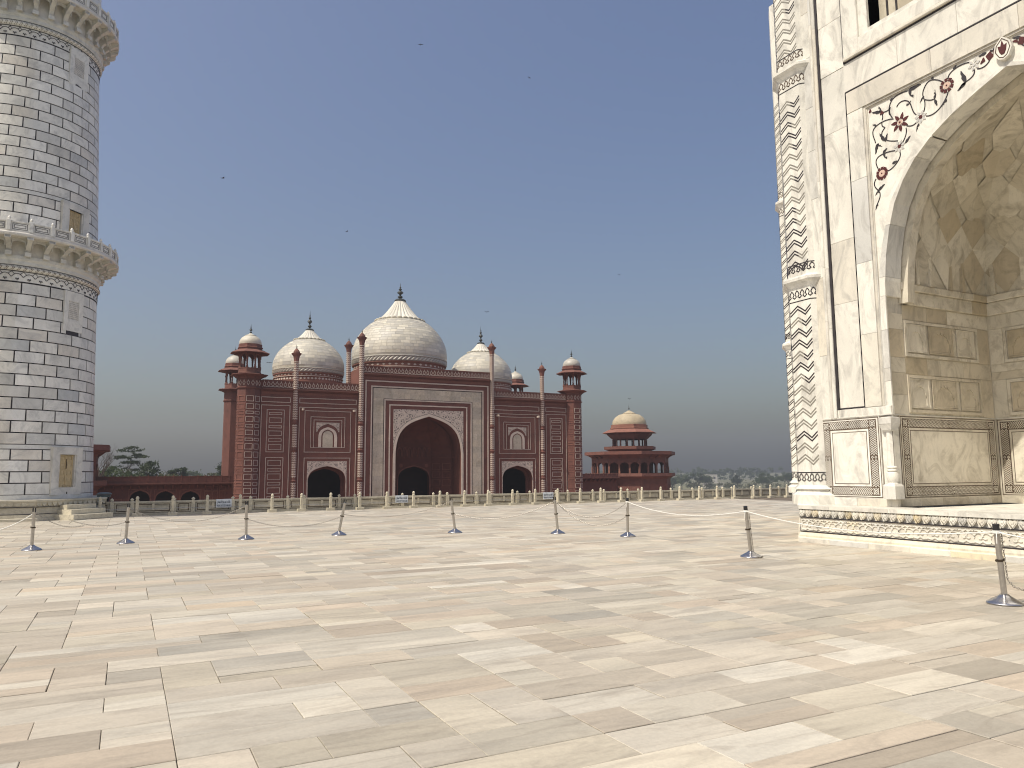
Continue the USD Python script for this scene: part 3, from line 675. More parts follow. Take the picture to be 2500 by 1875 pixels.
# the central gateway block
D = .3
blk = sbox(-9.62, ZB, 9.62, 16.45).difference(arch(0, 4.92, ZB - 1, 4.4, 9.72))
mpart('gateway_wall', lambda g: g.fpoly(F, blk, -2.4, D), 'red', t=(.3, .5, .2))
mpart('gateway_core', lambda g: (g.box(UC - 9.6, UC + 9.6, MYF + 2.3, MYF + 7, 10.5, 16.4), g.box(UC - 9.6, UC - 5.2, MYF + 2.3, MYF + 7, ZB, 10.5), g.box(UC + 5.2, UC + 9.6, MYF + 2.3, MYF + 7, ZB, 10.5)), 'red')
parapet(-9.55, 9.55, 16.5, D)
def gframe(w, top, wd, d1=.06, mat='strip', name='gateway_frame'):
    return mpart(name, lambda g: g.frame(F, -w, w, ZB, top, wd, D, D + d1, bottom=False), mat, t=(.1, .6, .2))
gframe(9.28, 14.50, .16); gframe(8.47, 13.76, .17)
gframe(8.22, 13.55, .07, .03, 'black', 'gateway_line')
gframe(6.68, 12.06, .08, .03, 'black', 'gateway_line')
gframe(6.58, 11.96, .16); gframe(5.87, 11.27, .16)
mb_ = thing  # marble blocks of the broad white band
w0, w1, t1 = 6.70, 8.13, 13.46
band_ = mpart('marble_band', lambda g: g.frame(F, -w1, w1, ZB, t1, w1 - w0, D, D + .02, bottom=False), 'strip')
for s in (-1, 1):
    z = ZB
    while z < t1 - 1.5:
        h = r.uniform(.6, 1.0); z1 = min(z + h, t1 - 1.43)
        split = r.random() < .45; cuts = [w0, r.uniform(.35, .65) * (w1 - w0) + w0, w1] if split else [w0, w1]
        for a, b in zip(cuts, cuts[1:]):
            g = MB(tone(r, (.3, .75))); g.fbox(F, s * (a + .006), s * (b - .006), z + .006, z1 - .006, D + .02, D + .035); obj('marble_block', g, M['rail'], band_)
        z = z1
for row in range(2):
    u = -w1
    while u < w1 - .05:
        u1 = min(u + r.uniform(.55, 1.15), w1)
        g = MB(tone(r, (.3, .75))); g.fbox(F, u + .006, u1 - .006, t1 - 1.43 + row * .715 + .006, t1 - 1.43 + (row + 1) * .715 - .006, D + .02, D + .035); obj('marble_block', g, M['rail'], band_)
        u = u1
outer = arch(0, 5.26, ZB, 4.4, 10.12)
sp = sbox(-5.25, 4.6, 5.25, 10.62).difference(outer)
ww = mpart('gateway_spandrel', lambda g: g.fpoly(F, sp, D, D + .03), 'strip', t=(0, .65, .3))
mpart('vine_inlay', lambda g: g.fpoly(F, vines(sp, 31, .8, .022), D + .03, D + .037), 'black', ww)
mpart('arch_edge', lambda g: g.fpoly(F, outer.difference(arch(0, 4.92, ZB - 1, 4.4, 9.72)), D, D + .08), 'strip', t=(0, .6, .1))
mpart('arch_line', lambda g: g.fpoly(F, arch(0, 5.3, ZB, 4.4, 10.18).difference(outer.buffer(.001)).intersection(sbox(-9, 4.5, 9, 11)), D + .03, D + .05), 'black')
# the half-octagonal niche behind the great arch
plan = [(-4.92, 2.3), (-4.92, 3.3), (-2.7, 5.9), (2.7, 5.9), (4.92, 3.3), (4.92, 2.3)]
g = MB((.5, .35, .3))
for (a, b), (c, d) in zip(plan, plan[1:]):
    if abs(a + c) < .01: continue
    x0, y0, x1, y1 = UC + a, MYF + b, UC + c, MYF + d
    g.add([(x0, y0, ZB), (x1, y1, ZB), (x1, y1, 4.0), (x0, y0, 4.0)], [(0, 1, 2, 3)])
FB = frameY(UC, MYF + 5.9)
g.fpoly(FB, sbox(-2.7, ZB, 2.7, 4.0).difference(arch(0, 2.4, ZB - 1, .9, 2.75)), -.8, 0)
nw = obj('niche_wall', g, M['red'], mq)
mpart('doorway_edge', lambda g: g.fpoly(FB, arch(0, 2.58, ZB, .9, 2.95).difference(arch(0, 2.42, ZB - 1, .9, 2.77)), 0, .06), 'redlight', nw)
for k in (-1, 1): mpart('roundel', lambda g: g.fpoly(FB, Point(k * 2.0, 2.9).buffer(.28), 0, .05), 'redlight', nw)
mpart('ledge', lambda g: [g.add(*(lambda b_: (b_.vertices, b_.faces))(trimesh.creation.extrude_polygon(LineString([(UC + a, MYF + b), (UC + c, MYF + d)]).buffer(.12, cap_style=2), .18, engine='earcut').apply_translation((0, 0, 3.95)))) for (a, b), (c, d) in zip(plan, plan[1:])], 'red', nw)
# carved panels on the slanting walls
for s in (-1, 1):
    cx, cy = UC + s * 3.81, MYF + 4.6; ang = math.atan2(-s * 2.6, 2.22)
    fa = frameA(cx, cy, ang)
    for col in (-.85, .85):
        for k in range(7):
            z = 3.2 - k * 1.2; mpart('wall_panel', lambda g: g.frame(fa, col - .68, col + .68, z - .95, z, .06, .0, .05), 'redlight', nw)
# half dome over it
g = MB((.6, .35, .2)); vp = []
ap = arch_pts(4.92, 4.0, 9.72); n = len(ap)
L = [(-4.92, 2.4), (-4.92, 2.9), (-4.92, 3.3), (-4.4, 3.9), (-3.8, 4.6), (-3.2, 5.3), (-2.7, 5.9), (-1.8, 5.9), (-.9, 5.9), (0, 5.9), (.9, 5.9), (1.8, 5.9), (2.7, 5.9), (3.2, 5.3), (3.8, 4.6), (4.4, 3.9), (4.92, 3.3), (4.92, 2.9), (4.92, 2.4)]
rows = []
for a, b in ARCH:
    rows.append([(UC + x * a, MYF + 2.4 + (y - 2.4) * a, 4.0 + 5.72 * b) for x, y in L])
k = len(L); v = np.array(rows).reshape(-1, 3); f = [(i * k + j, i * k + j + 1, (i + 1) * k + j + 1, (i + 1) * k + j) for i in range(len(rows) - 1) for j in range(k - 1)]
g.add(v, f); obj('niche_vault', g, M['red'], mq)
for i in range(7):
    t0 = -2.3 + i * .77; mpart('vault_arch', lambda g: g.fpoly(frameY(UC, MYF + 5.75), arch(t0, .33, 4.2, 4.9, 5.6).difference(arch(t0, .25, 4.1, 4.85, 5.45)), 0, .06), 'redlight', nw)

# kiosks and corner towers
def kiosk(parent, cx, cy, z, s=1.0, ap=1.3, name='kiosk', full=True):
    """Octagonal open kiosk: parapet, eight columns with arched spandrels, sloping eave, drum, white dome, spike."""
    p = None; rr = rng(int(cx * 7 + cy)); Z = lambda q: z + q * s; R = ap * s
    def part(nm, fn, mat, sm=False, t=None):
        nonlocal p
        g = MB(t or (rr.random(), rr.uniform(.35, .6), rr.random())); fn(g)
        q = obj(nm, g, M[mat], p or parent, sm)
        return q
    p = part(name, lambda g: g.octa(cx, cy, [(R + .05, Z(0)), (R + .08, Z(.08)), (R + .02, Z(.14)), (R + .02, Z(.55)), (R + .06, Z(.60)), (R + .06, Z(.68)), (R - .25, Z(.68))], cap=(True, True)), 'red')
    w = R * math.tan(PI / 8)
    for k in range(8):
        a = k * PI / 4; fr = frameA(cx + (R - .1) * math.sin(a), cy - (R - .1) * math.cos(a), a)
        pan = sbox(-w, Z(1.55), w, Z(2.75)).difference(arch(0, w - .16 * s, Z(.6), Z(1.75), Z(2.42)))
        part('spandrel', lambda g: g.fpoly(fr, pan, -.1, .06), 'red')
        aa = a + PI / 8; q = (R - .12) / math.cos(PI / 8); x, y = cx + q * math.sin(aa), cy - q * math.cos(aa)
        part('column', lambda g: g.lathe(x, y, [(.17 * s, Z(.66)), (.17 * s, Z(.85)), (.105 * s, Z(.95)), (.095 * s, Z(1.75)), (.16 * s, Z(1.9)), (.16 * s, Z(2.0))], 8), 'red')
        if full: part('eave_bracket', lambda g: g.fpoly((A(x, y, 0), A(math.sin(aa), -math.cos(aa), 0), A(0, 0, 1), A(math.cos(aa), math.sin(aa), 0)), Polygon([(0, Z(1.95)), (.12 * s, Z(2.0)), (.2 * s, Z(2.3)), (.75 * s, Z(2.75)), (0, Z(2.75))]), -.06, .06), 'red')
    part('eave', lambda g: g.octa(cx, cy, [(R - .3, Z(2.72)), (R + 1.0 * s, Z(2.56)), (R + 1.02 * s, Z(2.62)), (R + .3 * s, Z(3.0)), (R + .05, Z(3.08)), (R + .05, Z(3.08))], cap=(True, True)), 'red', t=(.9, .5, .3))
    part('drum', lambda g: g.octa(cx, cy, [(R + .1, Z(3.0)), (R + .1, Z(3.22)), (R + .18, Z(3.27)), (R + .18, Z(3.36)), (R + .08, Z(3.42)), (R + .08, Z(3.78))], cap=(False, True)), 'red', t=(.3, .5, .3))
    part('dome', lambda g: g.lathe(cx, cy, [(1.36 * s, Z(3.76)), (1.39 * s, Z(3.95)), (1.37 * s, Z(4.15)), (1.27 * s, Z(4.4)), (1.1 * s, Z(4.64)), (.88 * s, Z(4.82)), (.68 * s, Z(4.92)), (.72 * s, Z(4.93)), (.72 * s, Z(4.98)), (.5 * s, Z(5.06)), (.3 * s, Z(5.16)), (.16 * s, Z(5.28)), (.0, Z(5.30))], 32), 'dome', 35)
    g = MB(); finial(g, cx, cy, Z(5.22), Z(6.5), .2 * s); obj('spike', g, M['bronze'], p, 40)
    return p
for s in (-1, 1):
    for cy, back in ((MYF + .55, 0), (MYF + 19.2, 1)):
        cx = UC + s * (24.3 if not back else 23.9)
        tw = mpart('corner_tower', lambda g: (g.octa(cx, cy, [(1.34, ZB), (1.34, 12.6), (1.40, 12.62), (1.48, 12.72), (1.48, 12.82), (1.36, 12.9), (1.36, 13.85), (1.3, 13.9)], cap=(False, True))), 'red', t=(.5, .6, .4))
        mpart('tower_eave', lambda g: g.octa(cx, cy, [(1.3, 13.85), (1.45, 14.1), (2.15, 14.36), (2.2, 14.42), (2.15, 14.48), (1.3, 14.62)], cap=(True, True)), 'red', tw)
        for k in range(8):
            a = (k + .5) * PI / 4; x, y = cx + 1.45 * math.sin(a), cy - 1.45 * math.cos(a)
            if not back: mpart('eave_bracket', lambda g: g.fpoly((A(x, y, 0), A(math.sin(a), -math.cos(a), 0), A(0, 0, 1), A(math.cos(a), math.sin(a), 0)), Polygon([(-.1, 13.9), (.05, 13.9), (.65, 14.38), (-.1, 14.38)]), -.07, .07), 'red', tw)
        kiosk(mq, cx, cy, 14.62, full=not back)
        if back: continue
        for k in (-2, -1, 0, 1):
            if s < 0 and k == -2: pass
            a = k * PI / 4; fr = frameA(cx + 1.34 * math.sin(a), cy - 1.34 * math.cos(a), a); w = 1.34 * math.tan(PI / 8)
            for z1, z0 in TALL:
                mpart('panel_frame', lambda g: g.frame(fr, -w + .09, w - .09, z0, z1, .055, 0, .045), 'redlight' if k < 0 else 'strip', tw)
            for i in range(2):
                u = (-.5 + i) * w; m = 13.35
                bud = Polygon([(u, m + .40), (u + .07, m + .2), (u + .17, m + .12), (u + .19, m - .06), (u + .08, m - .2), (u + .03, m - .34), (u - .03, m - .34), (u - .08, m - .2), (u - .19, m - .06), (u - .17, m + .12), (u - .07, m + .2)])
                mpart('lotus_motif', lambda g: g.fpoly(fr, bud.difference(bud.buffer(-.045)), .0, .05), 'strip', tw)

# the three domes
def dome(cx, cy, R, zr, H, cap_r, cap_z, neck_r, neck_z, fin_z, drum_z0, single, course=.5):
    """R at height zr (widest); cap ring at cap_z, neck at neck_z; drum from drum_z0."""
    rr = rng(int(cx))
    zb = zr - H
    prof = [(R * .975, zb), (R * .99, zb + .25 * H), (R, zr - .15 * H), (R, zr)]
    hh = cap_z - zr
    for q in np.linspace(.08, 1, 12):
        a = math.asin(min(1, q * .98)); rad = cap_r + (R - cap_r) * (1 - (q ** 2.05)) ** .86
        prof.append((rad, zr + hh * q))
    zs = [p[1] for p in prof]; rs = [p[0] for p in prof]
    d = mpart('dome', lambda g: g.lathe(cx, cy, [(a - .02, z) for a, z in prof], 64), 'dome', smooth=True, t=(.8, .35, .2))
    # courses of marble blocks, following the curve
    pts = np.array(prof); seg = np.r_[0, np.cumsum(np.hypot(*np.diff(pts, axis=0).T))]
    nc = int(round(seg[-1] / course)); st = np.linspace(0, seg[-1], nc + 1)
    cr = np.interp(st, seg, pts[:, 0]); cz = np.interp(st, seg, pts[:, 1])
    made, restm = 0, MB(); todo = []
    for i in range(nc):
        n = max(10, int(2 * PI * (cr[i] + cr[i + 1]) / 2 / 1.05)); o = rr.random() * 6.28; ed = [o]
        while ed[-1] < o + 2 * PI - .6 / cr[i]: ed.append(ed[-1] + 2 * PI / n * rr.uniform(.6, 1.5))
        ed[-1] = o + 2 * PI
        for a0, a1 in zip(ed, ed[1:]): todo.append((i, a0, a1))
    front = lambda q: -abs(((q[1] + q[2]) / 2 + PI / 2 + .36 + PI) % (2 * PI) - PI)
    todo.sort(key=front, reverse=True)
    for i, a0, a1 in todo:
        t = (rr.random() ** 1.4 * .9, rr.uniform(.2, .8), rr.random()); g0 = .014 / cr[i]; an = np.linspace(a0 + g0, a1 - g0, 4); v = []
        for rad, z in ((cr[i], cz[i] + .012), (cr[i + 1], cz[i + 1] - .012)):
            v += [(cx + (rad + .012) * math.cos(a), cy + (rad + .012) * math.sin(a), z + .0) for a in an]
        fcs = [(j, j + 1, j + 5, j + 4) for j in range(3)]
        if single and made < 300:
            g = MB(); g.add(v, fcs, t); obj('marble_block', g, M['dome'], d); made += 1
        else: restm.add(v, fcs, t)
    obj('marble_blocks', restm, M['dome'], d, kind='stuff')
    # mouldings at the foot, rope ring, drum
    k = R / 7.6
    mpart('foot_ring', lambda g: g.lathe(cx, cy, [(R * .97, zb - .05), (R + .03, zb), (R + .05, zb + .12 * k), (R * .985, zb + .2 * k)], 64), 'dome', d, 30)
    n = 72 if single else 60
    g = MB((.4, .45, .2)); zr0 = zb - .62 * k
    for i in range(n):
        a = 2 * PI * i / n; da = 2 * PI / n; v = []
        for q, zz in ((0, zr0), (.5, zr0 + .28 * k), (1, zr0 + .56 * k)):
            for e in (.12, .5, .88):
                aa = a + da * (e + (q - .5) * .9); rad = R * .985 + (.13 * k if e == .5 else 0) * (1 - abs(q - .5) * .5) + .02
                v.append((cx + rad * math.cos(aa), cy + rad * math.sin(aa), zz))
        g.add(v, [(0, 1, 4, 3), (1, 2, 5, 4), (3, 4, 7, 6), (4, 5, 8, 7)])
    obj('rope_ring', g, M['dome'], d)
    mpart('neck_band', lambda g: g.lathe(cx, cy, [(R * .985, zb - .05), (R * .98, zr0), (R * .965, zr0 - .1)], 64), 'dome', d, 30)
    zd = zr0 - .1
    dr = mpart('drum', lambda g: g.lathe(cx, cy, [(R * .965, zd + .02), (R * .985, zd - .06), (R * .985, zd - .16), (R * .955, zd - .22), (R * .955, zd - .8 * k), (R * .97, zd - .85 * k), (R * .97, zd - .95 * k), (R * .955, zd - 1.0 * k), (R * .955, drum_z0)], 64), 'redlight', d, 30, t=(.6, .5, .3))
    mpart('drum_ring', lambda g: g.lathe(cx, cy, [(R * .97, zd - .84 * k), (R * .982, zd - .86 * k), (R * .982, zd - .94 * k), (R * .97, zd - .96 * k)], 64), 'strip', d)
    n = 60; g = MB()
    for i in range(n):
        a = 2 * PI * i / n; w = PI / n * .8; rad = R * .957 + .03; z = zd - 1.38 * k; h = .26 * k
        g.add([(cx + rad * math.cos(a + q * w), cy + rad * math.sin(a + q * w), z + e * h) for q, e in ((-1, 0), (0, 1), (1, 0), (0, -1))], [(0, 1, 2, 3)])
    obj('diamond_inlay', g, M['strip'], d)
    n = 48; g = MB()
    for i in range(n):
        a = 2 * PI * i / n; w = PI / n * .55; rad = R * .957 + .02; z = zd - .52 * k; h = .16 * k
        g.add([(cx + rad * math.cos(a + q * w), cy + rad * math.sin(a + q * w), z + e * h) for q, e in ((-1, 0), (0, 1), (1, 0), (0, -1))], [(0, 1, 2, 3)])
    obj('star_inlay', g, M['strip'], d)
    # ribbed lotus cap with a scalloped edge, collar and spike
    n = 28 if single else 24; g = MB((.95, .6, .3)); rows = []
    a = np.linspace(0, 2 * PI, n * 4, endpoint=False); rip = np.array([0.0, .7, 1.0, .7])[np.arange(n * 4) % 4]
    for q in np.linspace(0, 1, 8):
        rad = cap_r + (neck_r - cap_r) * (q ** .8 * 1.0); z = cap_z + .1 + (neck_z - cap_z - .1) * (q ** 1.12)
        dep = .085 * rad
        rows.append(np.stack([cx + (rad - dep + dep * rip) * np.cos(a), cy + (rad - dep + dep * rip) * np.sin(a), np.full(len(a), z)], 1))
    g.rings(rows); lc = obj('lotus_cap', g, M['dome'], d, 50)
    g = MB((.7, .3, .3))
    for i in range(n):
        m = trimesh.creation.icosphere(1, 1.0); m.apply_scale((.16 * k + .05, PI * cap_r / n * .95, .17 * k + .03)); m.apply_translation((cap_r + .02, 0, cap_z + .06))
        m.apply_transform(trimesh.transformations.rotation_matrix(2 * PI * (i + .5) / n, (0, 0, 1))); m.apply_translation((cx, cy, 0)); g.tm(m)
    obj('petal_edge', g, M['rail'], lc)
    mpart('petal_ring', lambda g: g.lathe(cx, cy, [(cap_r - .1, cap_z - .16 * k), (cap_r + .04, cap_z - .14 * k), (cap_r + .04, cap_z - .04), (cap_r - .1, cap_z)], 48), 'rail', lc, t=(.9, .2, .3))
    mpart('neck_collar', lambda g: g.lathe(cx, cy, [(neck_r * .9, neck_z - .12), (neck_r * 1.15, neck_z - .05), (neck_r * 1.15, neck_z + .08 * k), (neck_r * .8, neck_z + .3 * k), (.1, neck_z + .36 * k)], 24), 'bronze', lc, 40)
    g = MB(); finial(g, cx, cy, neck_z + .25 * k, fin_z, .52 * k); obj('spike', g, M['bronze'], d, 40)
dome(UC, 113.0, 7.5, 20.0, .75, 3.85, 25.75, .8, 29.2, 32.2, 13.0, True)
dome(UC - 14.2, 113.0, 5.2, 17.5, .6, 2.2, 21.65, .55, 23.3, 26.3, 13.0, False)
dome(UC + 14.2, 113.0, 5.2, 17.5, .6, 2.2, 21.65, .55, 23.3, 26.3, 13.0, False)
# rear gateway pilasters that rise behind the roof
for s in (-1,): chevron_column(UC + s * 9.85, MYF + 6.6, .29, 12, 19.1, (), 20.5, 21.5)

# ------------------------------------------------------------------ corner pavilions and galleries along the terrace
def pavilion(cx, cy, dz, label):
    t = thing('corner_pavilion', label, 'pavilion', (cx, cy, ZB)); rr = rng(77)
    Z = lambda q: q + dz
    def part(nm, fn, mat='red', parent=None, sm=False, tn=None):
        g = MB(tn or (rr.random(), rr.uniform(.35, .6), rr.random())); fn(g); return obj(nm, g, M[mat], parent or t, sm)
    lower = part('lower_wall', lambda g: g.octa(cx, cy, [(8.0, ZB), (8.0, Z(.3)), (8.6, Z(.75)), (9.0, Z(.85)), (9.0, Z(1.48)), (8.7, Z(1.48)), (8.7, Z(1.2)), (2, Z(1.2))]))
    for k in range(8):
        a = k * PI / 4; fr = frameA(cx + 8.0 * math.sin(a), cy - 8.0 * math.cos(a), a)
        for q in (-1, 0, 1): part('panel_frame', lambda g: g.frame(fr, q * 2.1 - .9, q * 2.1 + .9, Z(-5.5), Z(-.7), .08, 0, .05), 'redlight', lower)
    core = part('core_wall', lambda g: g.octa(cx, cy, [(4.6, Z(1.2)), (4.6, Z(4.5))]), 'red', None, False, (.5, .1, .2))
    w = 7.7 * math.tan(PI / 8)
    for k in range(8):
        a = k * PI / 4; fr = frameA(cx + 7.7 * math.sin(a), cy - 7.7 * math.cos(a), a); hole = None
        pan = sbox(-w, Z(1.2), w, Z(4.6))
        for q in (-1, 0, 1): pan = pan.difference(arch(q * 2 * w / 3, w / 3 - .17, Z(1.2) - 1, Z(2.9), Z(3.72)))
        gal = part('arcade', lambda g: g.fpoly(fr, pan.intersection(sbox(-w, Z(2.85), w, Z(4.6))), -.35, 0))
        for q in (-1.5, -.5, .5, 1.5):
            u = q * 2 * w / 3
            if q < 1.5: part('arcade_column', lambda g: g.fbox(fr, u - .17, u + .17, Z(1.2), Z(2.86), -.34, -.01), 'redlight', gal)
    part('cornice', lambda g: g.octa(cx, cy, [(7.4, Z(4.45)), (7.7, Z(4.5)), (7.8, Z(4.8)), (8.6, Z(5.2)), (9.1, Z(5.3)), (9.1, Z(5.95)), (8.8, Z(5.95)), (8.8, Z(5.5)), (1, Z(5.5))]))
    for k in range(32):
        a = (k + .5) * PI / 16; x, y = cx + 7.9 * math.sin(a), cy - 7.9 * math.cos(a)
        part('cornice_bracket', lambda g: g.fpoly((A(x, y, 0), A(math.sin(a), -math.cos(a), 0), A(0, 0, 1), A(math.cos(a), math.sin(a), 0)), Polygon([(-.3, Z(4.5)), (0, Z(4.5)), (.9, Z(5.22)), (-.3, Z(5.22))]), -.09, .09))
    part('upper_platform', lambda g: g.octa(cx, cy, [(4.3, Z(5.5)), (4.3, Z(6.2)), (5.0, Z(6.45)), (5.2, Z(6.5)), (5.2, Z(7.1)), (5.0, Z(7.1)), (5.0, Z(6.8)), (.5, Z(6.8))]))
    w = 3.45 * math.tan(PI / 8)
    for k in range(8):
        a = k * PI / 4; fr = frameA(cx + 3.45 * math.sin(a), cy - 3.45 * math.cos(a), a)
        pan = sbox(-w, Z(8.3), w, Z(10.0))
        for q in (-.5, .5): pan = pan.difference(arch(q * w, w / 2 - .1, Z(7), Z(8.4), Z(9.55)))
        part('spandrel', lambda g: g.fpoly(fr, pan, -.2, 0))
        for q in (-1, 0):
            u = q * w; c = fr[0] + u * fr[1] - .1 * fr[3]
            part('column', lambda g: g.lathe(c[0], c[1], [(.24, Z(6.8)), (.24, Z(7.2)), (.15, Z(7.35)), (.14, Z(8.3)), (.22, Z(8.5))], 8))
    part('bracket_ring', lambda g: g.octa(cx, cy, [(3.4, Z(8.6)), (3.8, Z(8.9)), (4.5, Z(9.6)), (4.6, Z(10.1)), (3.2, Z(10.1))]), 'red', None, False, (.9, .1, .1))
    part('eave', lambda g: g.octa(cx, cy, [(3.4, Z(10.05)), (5.45, Z(9.95)), (5.45, Z(10.05)), (4.2, Z(10.7)), (3.8, Z(10.8))]), 'redlight', None, False, (.9, .6, .3))
    part('drum', lambda g: g.octa(cx, cy, [(3.8, Z(10.6)), (3.8, Z(10.85)), (3.9, Z(10.9)), (3.9, Z(11.1)), (3.7, Z(11.15)), (3.7, Z(11.75))], cap=(False, True)), 'redlight')
    part('dome', lambda g: g.lathe(cx, cy, [(3.6, Z(11.7)), (3.66, Z(12.1)), (3.5, Z(12.7)), (3.0, Z(13.4)), (2.2, Z(13.95)), (1.35, Z(14.15)), (1.42, Z(14.18)), (1.42, Z(14.25)), (.9, Z(14.5)), (.3, Z(14.85)), (0, Z(14.95))], 40), 'creamdome', None, 35, (1.0, .35, .5))
    g = MB(); finial(g, cx, cy, Z(14.8), Z(16.2), .16); obj('spike', g, M['bronze'], t, 40)
    return t
pavilion(95.8, 132.0, 0.0, 'red sandstone corner pavilion with two open storeys and a cream dome, right of the mosque')
pavilion(-11.2, 112.0, -.35, 'red sandstone corner pavilion mostly hidden behind the minaret, only its right edge showing')
def gallery(x0, x1, y, label, arches, top=1.6, plain_to=None):
    t = thing('arcaded_wall', label, 'wall', ((x0 + x1) / 2, y, ZB)); fr = frameY(0, y); rr = rng(int(x0) + 50)
    wall = sbox(x0, ZB, x1, .55)
    for c, w, za in arches: wall = wall.difference(arch(c, w, ZB - 1, za - 1.5, za))
    def part(nm, fn, mat='red', parent=None, tn=None):
        g = MB(tn or (rr.random(), rr.uniform(.4, .6), rr.random())); fn(g); return obj(nm, g, M[mat], parent or t)
    part('wall', lambda g: (g.fpoly(fr, wall, -1.0, 0), g.fbox(fr, x0, x1, .3, .55, -4, -1)), tn=(.2, .35, .2))
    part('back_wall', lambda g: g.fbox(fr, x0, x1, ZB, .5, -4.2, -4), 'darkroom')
    part('eave', lambda g: (g.fbox(fr, x0, x1, .55, .72, -1, 1.1), g.fbox(fr, x0, x1, .40, .55, -.2, .5)), tn=(.7, .4, .2))
    pr = part('parapet', lambda g: (g.fbox(fr, x0, x1, .72, top - .06, .3, .6), g.fbox(fr, x0, x1, top - .06, top, .25, .65)), tn=(.6, .55, .3))
    n = int((x1 - x0) / 1.05)
    for i in range(n + 1):
        u = x0 + (i + .5) * (x1 - x0) / (n + 1); part('parapet_post', lambda g: g.fbox(fr, u - .06, u + .06, .9, top + .14, .58, .68), 'red', pr)
        part('eave_bracket', lambda g: g.fpoly((A(u, y, 0), A(0, -1, 0), A(0, 0, 1), A(1, 0, 0)), Polygon([(0, -.15), (.15, -.1), (.95, .42), (0, .42)]), -.08, .08), 'red')
    for c, w, za in arches:
        o = part('arch_frame', lambda g: g.frame(fr, c - w - .06, c + w + .06, ZB, za + .16, .06, 0, .05, bottom=False), 'redlight')
        hole = arch(c, w, ZB - 1, za - 1.5, za)
        pts = []; cusp = unary_union([Point(c + x * .86, za - 1.5 + (z - za + 1.5) * .88).buffer(.13) for x, z in arch_pts(w, za - 1.5, za)])
        part('cusped_edge', lambda g: g.fpoly(fr, hole.buffer(.12).difference(hole).intersection(sbox(-999, ZB, 999, 99)), 0, .04), 'redlight', o)
        part('cusps', lambda g: g.fpoly(fr, hole.difference(hole.buffer(-.16).union(cusp)).intersection(sbox(-999, za - 1.7, 999, 99)), -.3, -.05), 'redlight', o)
    return t, part, fr
t, part, fr = gallery(-4.0, 13.2, 111.5, 'low red sandstone arcade with three dark arches between minaret and mosque', [(1.69, 1.28, -.2), (4.75, 1.28, -.3), (7.85, 1.28, -.38)])
for u0, u1 in ((-1.6, -.4), (-.2, .35)): part('panel_frame', lambda g: g.frame(fr, u0, u1, -5, -1.3, .07, 0, .05), 'redlight')
for u0, u1 in ((9.6, 10.5), (10.65, 11.3), (11.5, 12.3)):
    part('panel_frame', lambda g: g.frame(fr, u0, u1, -5, -.45, .06, 0, .05), 'redlight')
    part('panel_frame', lambda g: g.frame(fr, u0, u1, -.4, .2, .06, 0, .05), 'redlight')
gallery(63.5, 88.0, 126.0, 'low red sandstone arcade between the mosque and the domed corner pavilion', [(71.5, 1.5, -.2), (78, 1.5, -.2)], 1.45)
# ------------------------------------------------------------------ the white marble tomb on the right
XW = 15.52                                   # its south wall
tj = thing('marble_tomb', 'white marble tomb corner with zigzag pilaster and deep arched niche, right edge', 'building', (XW, 9.0, 0))
T = frameX(XW)                               # u = -y
r = rng(41)
def tpart(name, fn, mat='taj', parent=None, smooth=False, t=None, label=None):
    g = MB(t or tone(r, (.35, .65))); fn(g); return obj(name, g, M[mat], parent or tj, smooth, label=label)
def yb(g, y0, y1, z0, z1, d0, d1, t=None, bev=0.0): g.fbox(T, -y1, -y0, z0, z1, d0, d1, t, bev)
YC = 8.22
def tarch(w, z0, za, zs=5.6): return arch(-YC, w, z0, zs, za)
ZTOP = 21.0
# the wall behind the facing
wall = sbox(-13.35, .87, -2.6, ZTOP).difference(tarch(3.12, 0, 9.97)).difference(sbox(-11.25, 12.39, -5.2, 17.8))
tpart('wall', lambda g: g.fpoly(T, wall, -.75, -.10), t=(.5, .35, .3))
tpart('wall_core', lambda g: (g.box(16.2, 24, 11.36, 13.2, .87, ZTOP), g.box(19.6, 24, 2.6, 11.36, .87, ZTOP), g.box(16.2, 24, 2.6, 5.0, .87, ZTOP), g.box(17.4, 24, 5.0, 11.36, 10.2, 12.3), g.box(16.2, 24, 5.0, 11.36, 17.9, ZTOP)), t=(.5, .4, .3))
# slabs of the facing
def slabs_v(name, y0, y1, z0, z1, d, lens, bias=None, dd=.12, joint=.003):
    z = z0
    while z < z1 - .02:
        h = r.uniform(*lens); zn = z1 if z + h > z1 - .35 else z + h
        t = tone(r, (.4, .65))
        if r.random() < .45: t = (t[0] * .4, t[1], t[2])
        g = MB(t); yb(g, y0 + joint, y1 - joint, z + joint, zn - joint, d - dd, d, bev=.004); obj(name, g, M['taj'], tj)
        z = zn
def slabs_h(name, y0, y1, z0, z1, d, lens, dd=.12, joint=.003):
    y = y1
    while y > y0 + .02:
        w = r.uniform(*lens); yn = y0 if y - w < y0 + .3 else y - w
        t = tone(r, (.4, .65)); t = (t[0] * .6, t[1], t[2])
        g = MB(t); yb(g, yn + joint, y - joint, z0 + joint, z1 - joint, d - dd, d, bev=.004); obj(name, g, M['taj'], tj)
        y = yn
slabs_v('marble_slab', 12.95, 13.34, 2.98, ZTOP, 0.0, (1.1, 2.4))
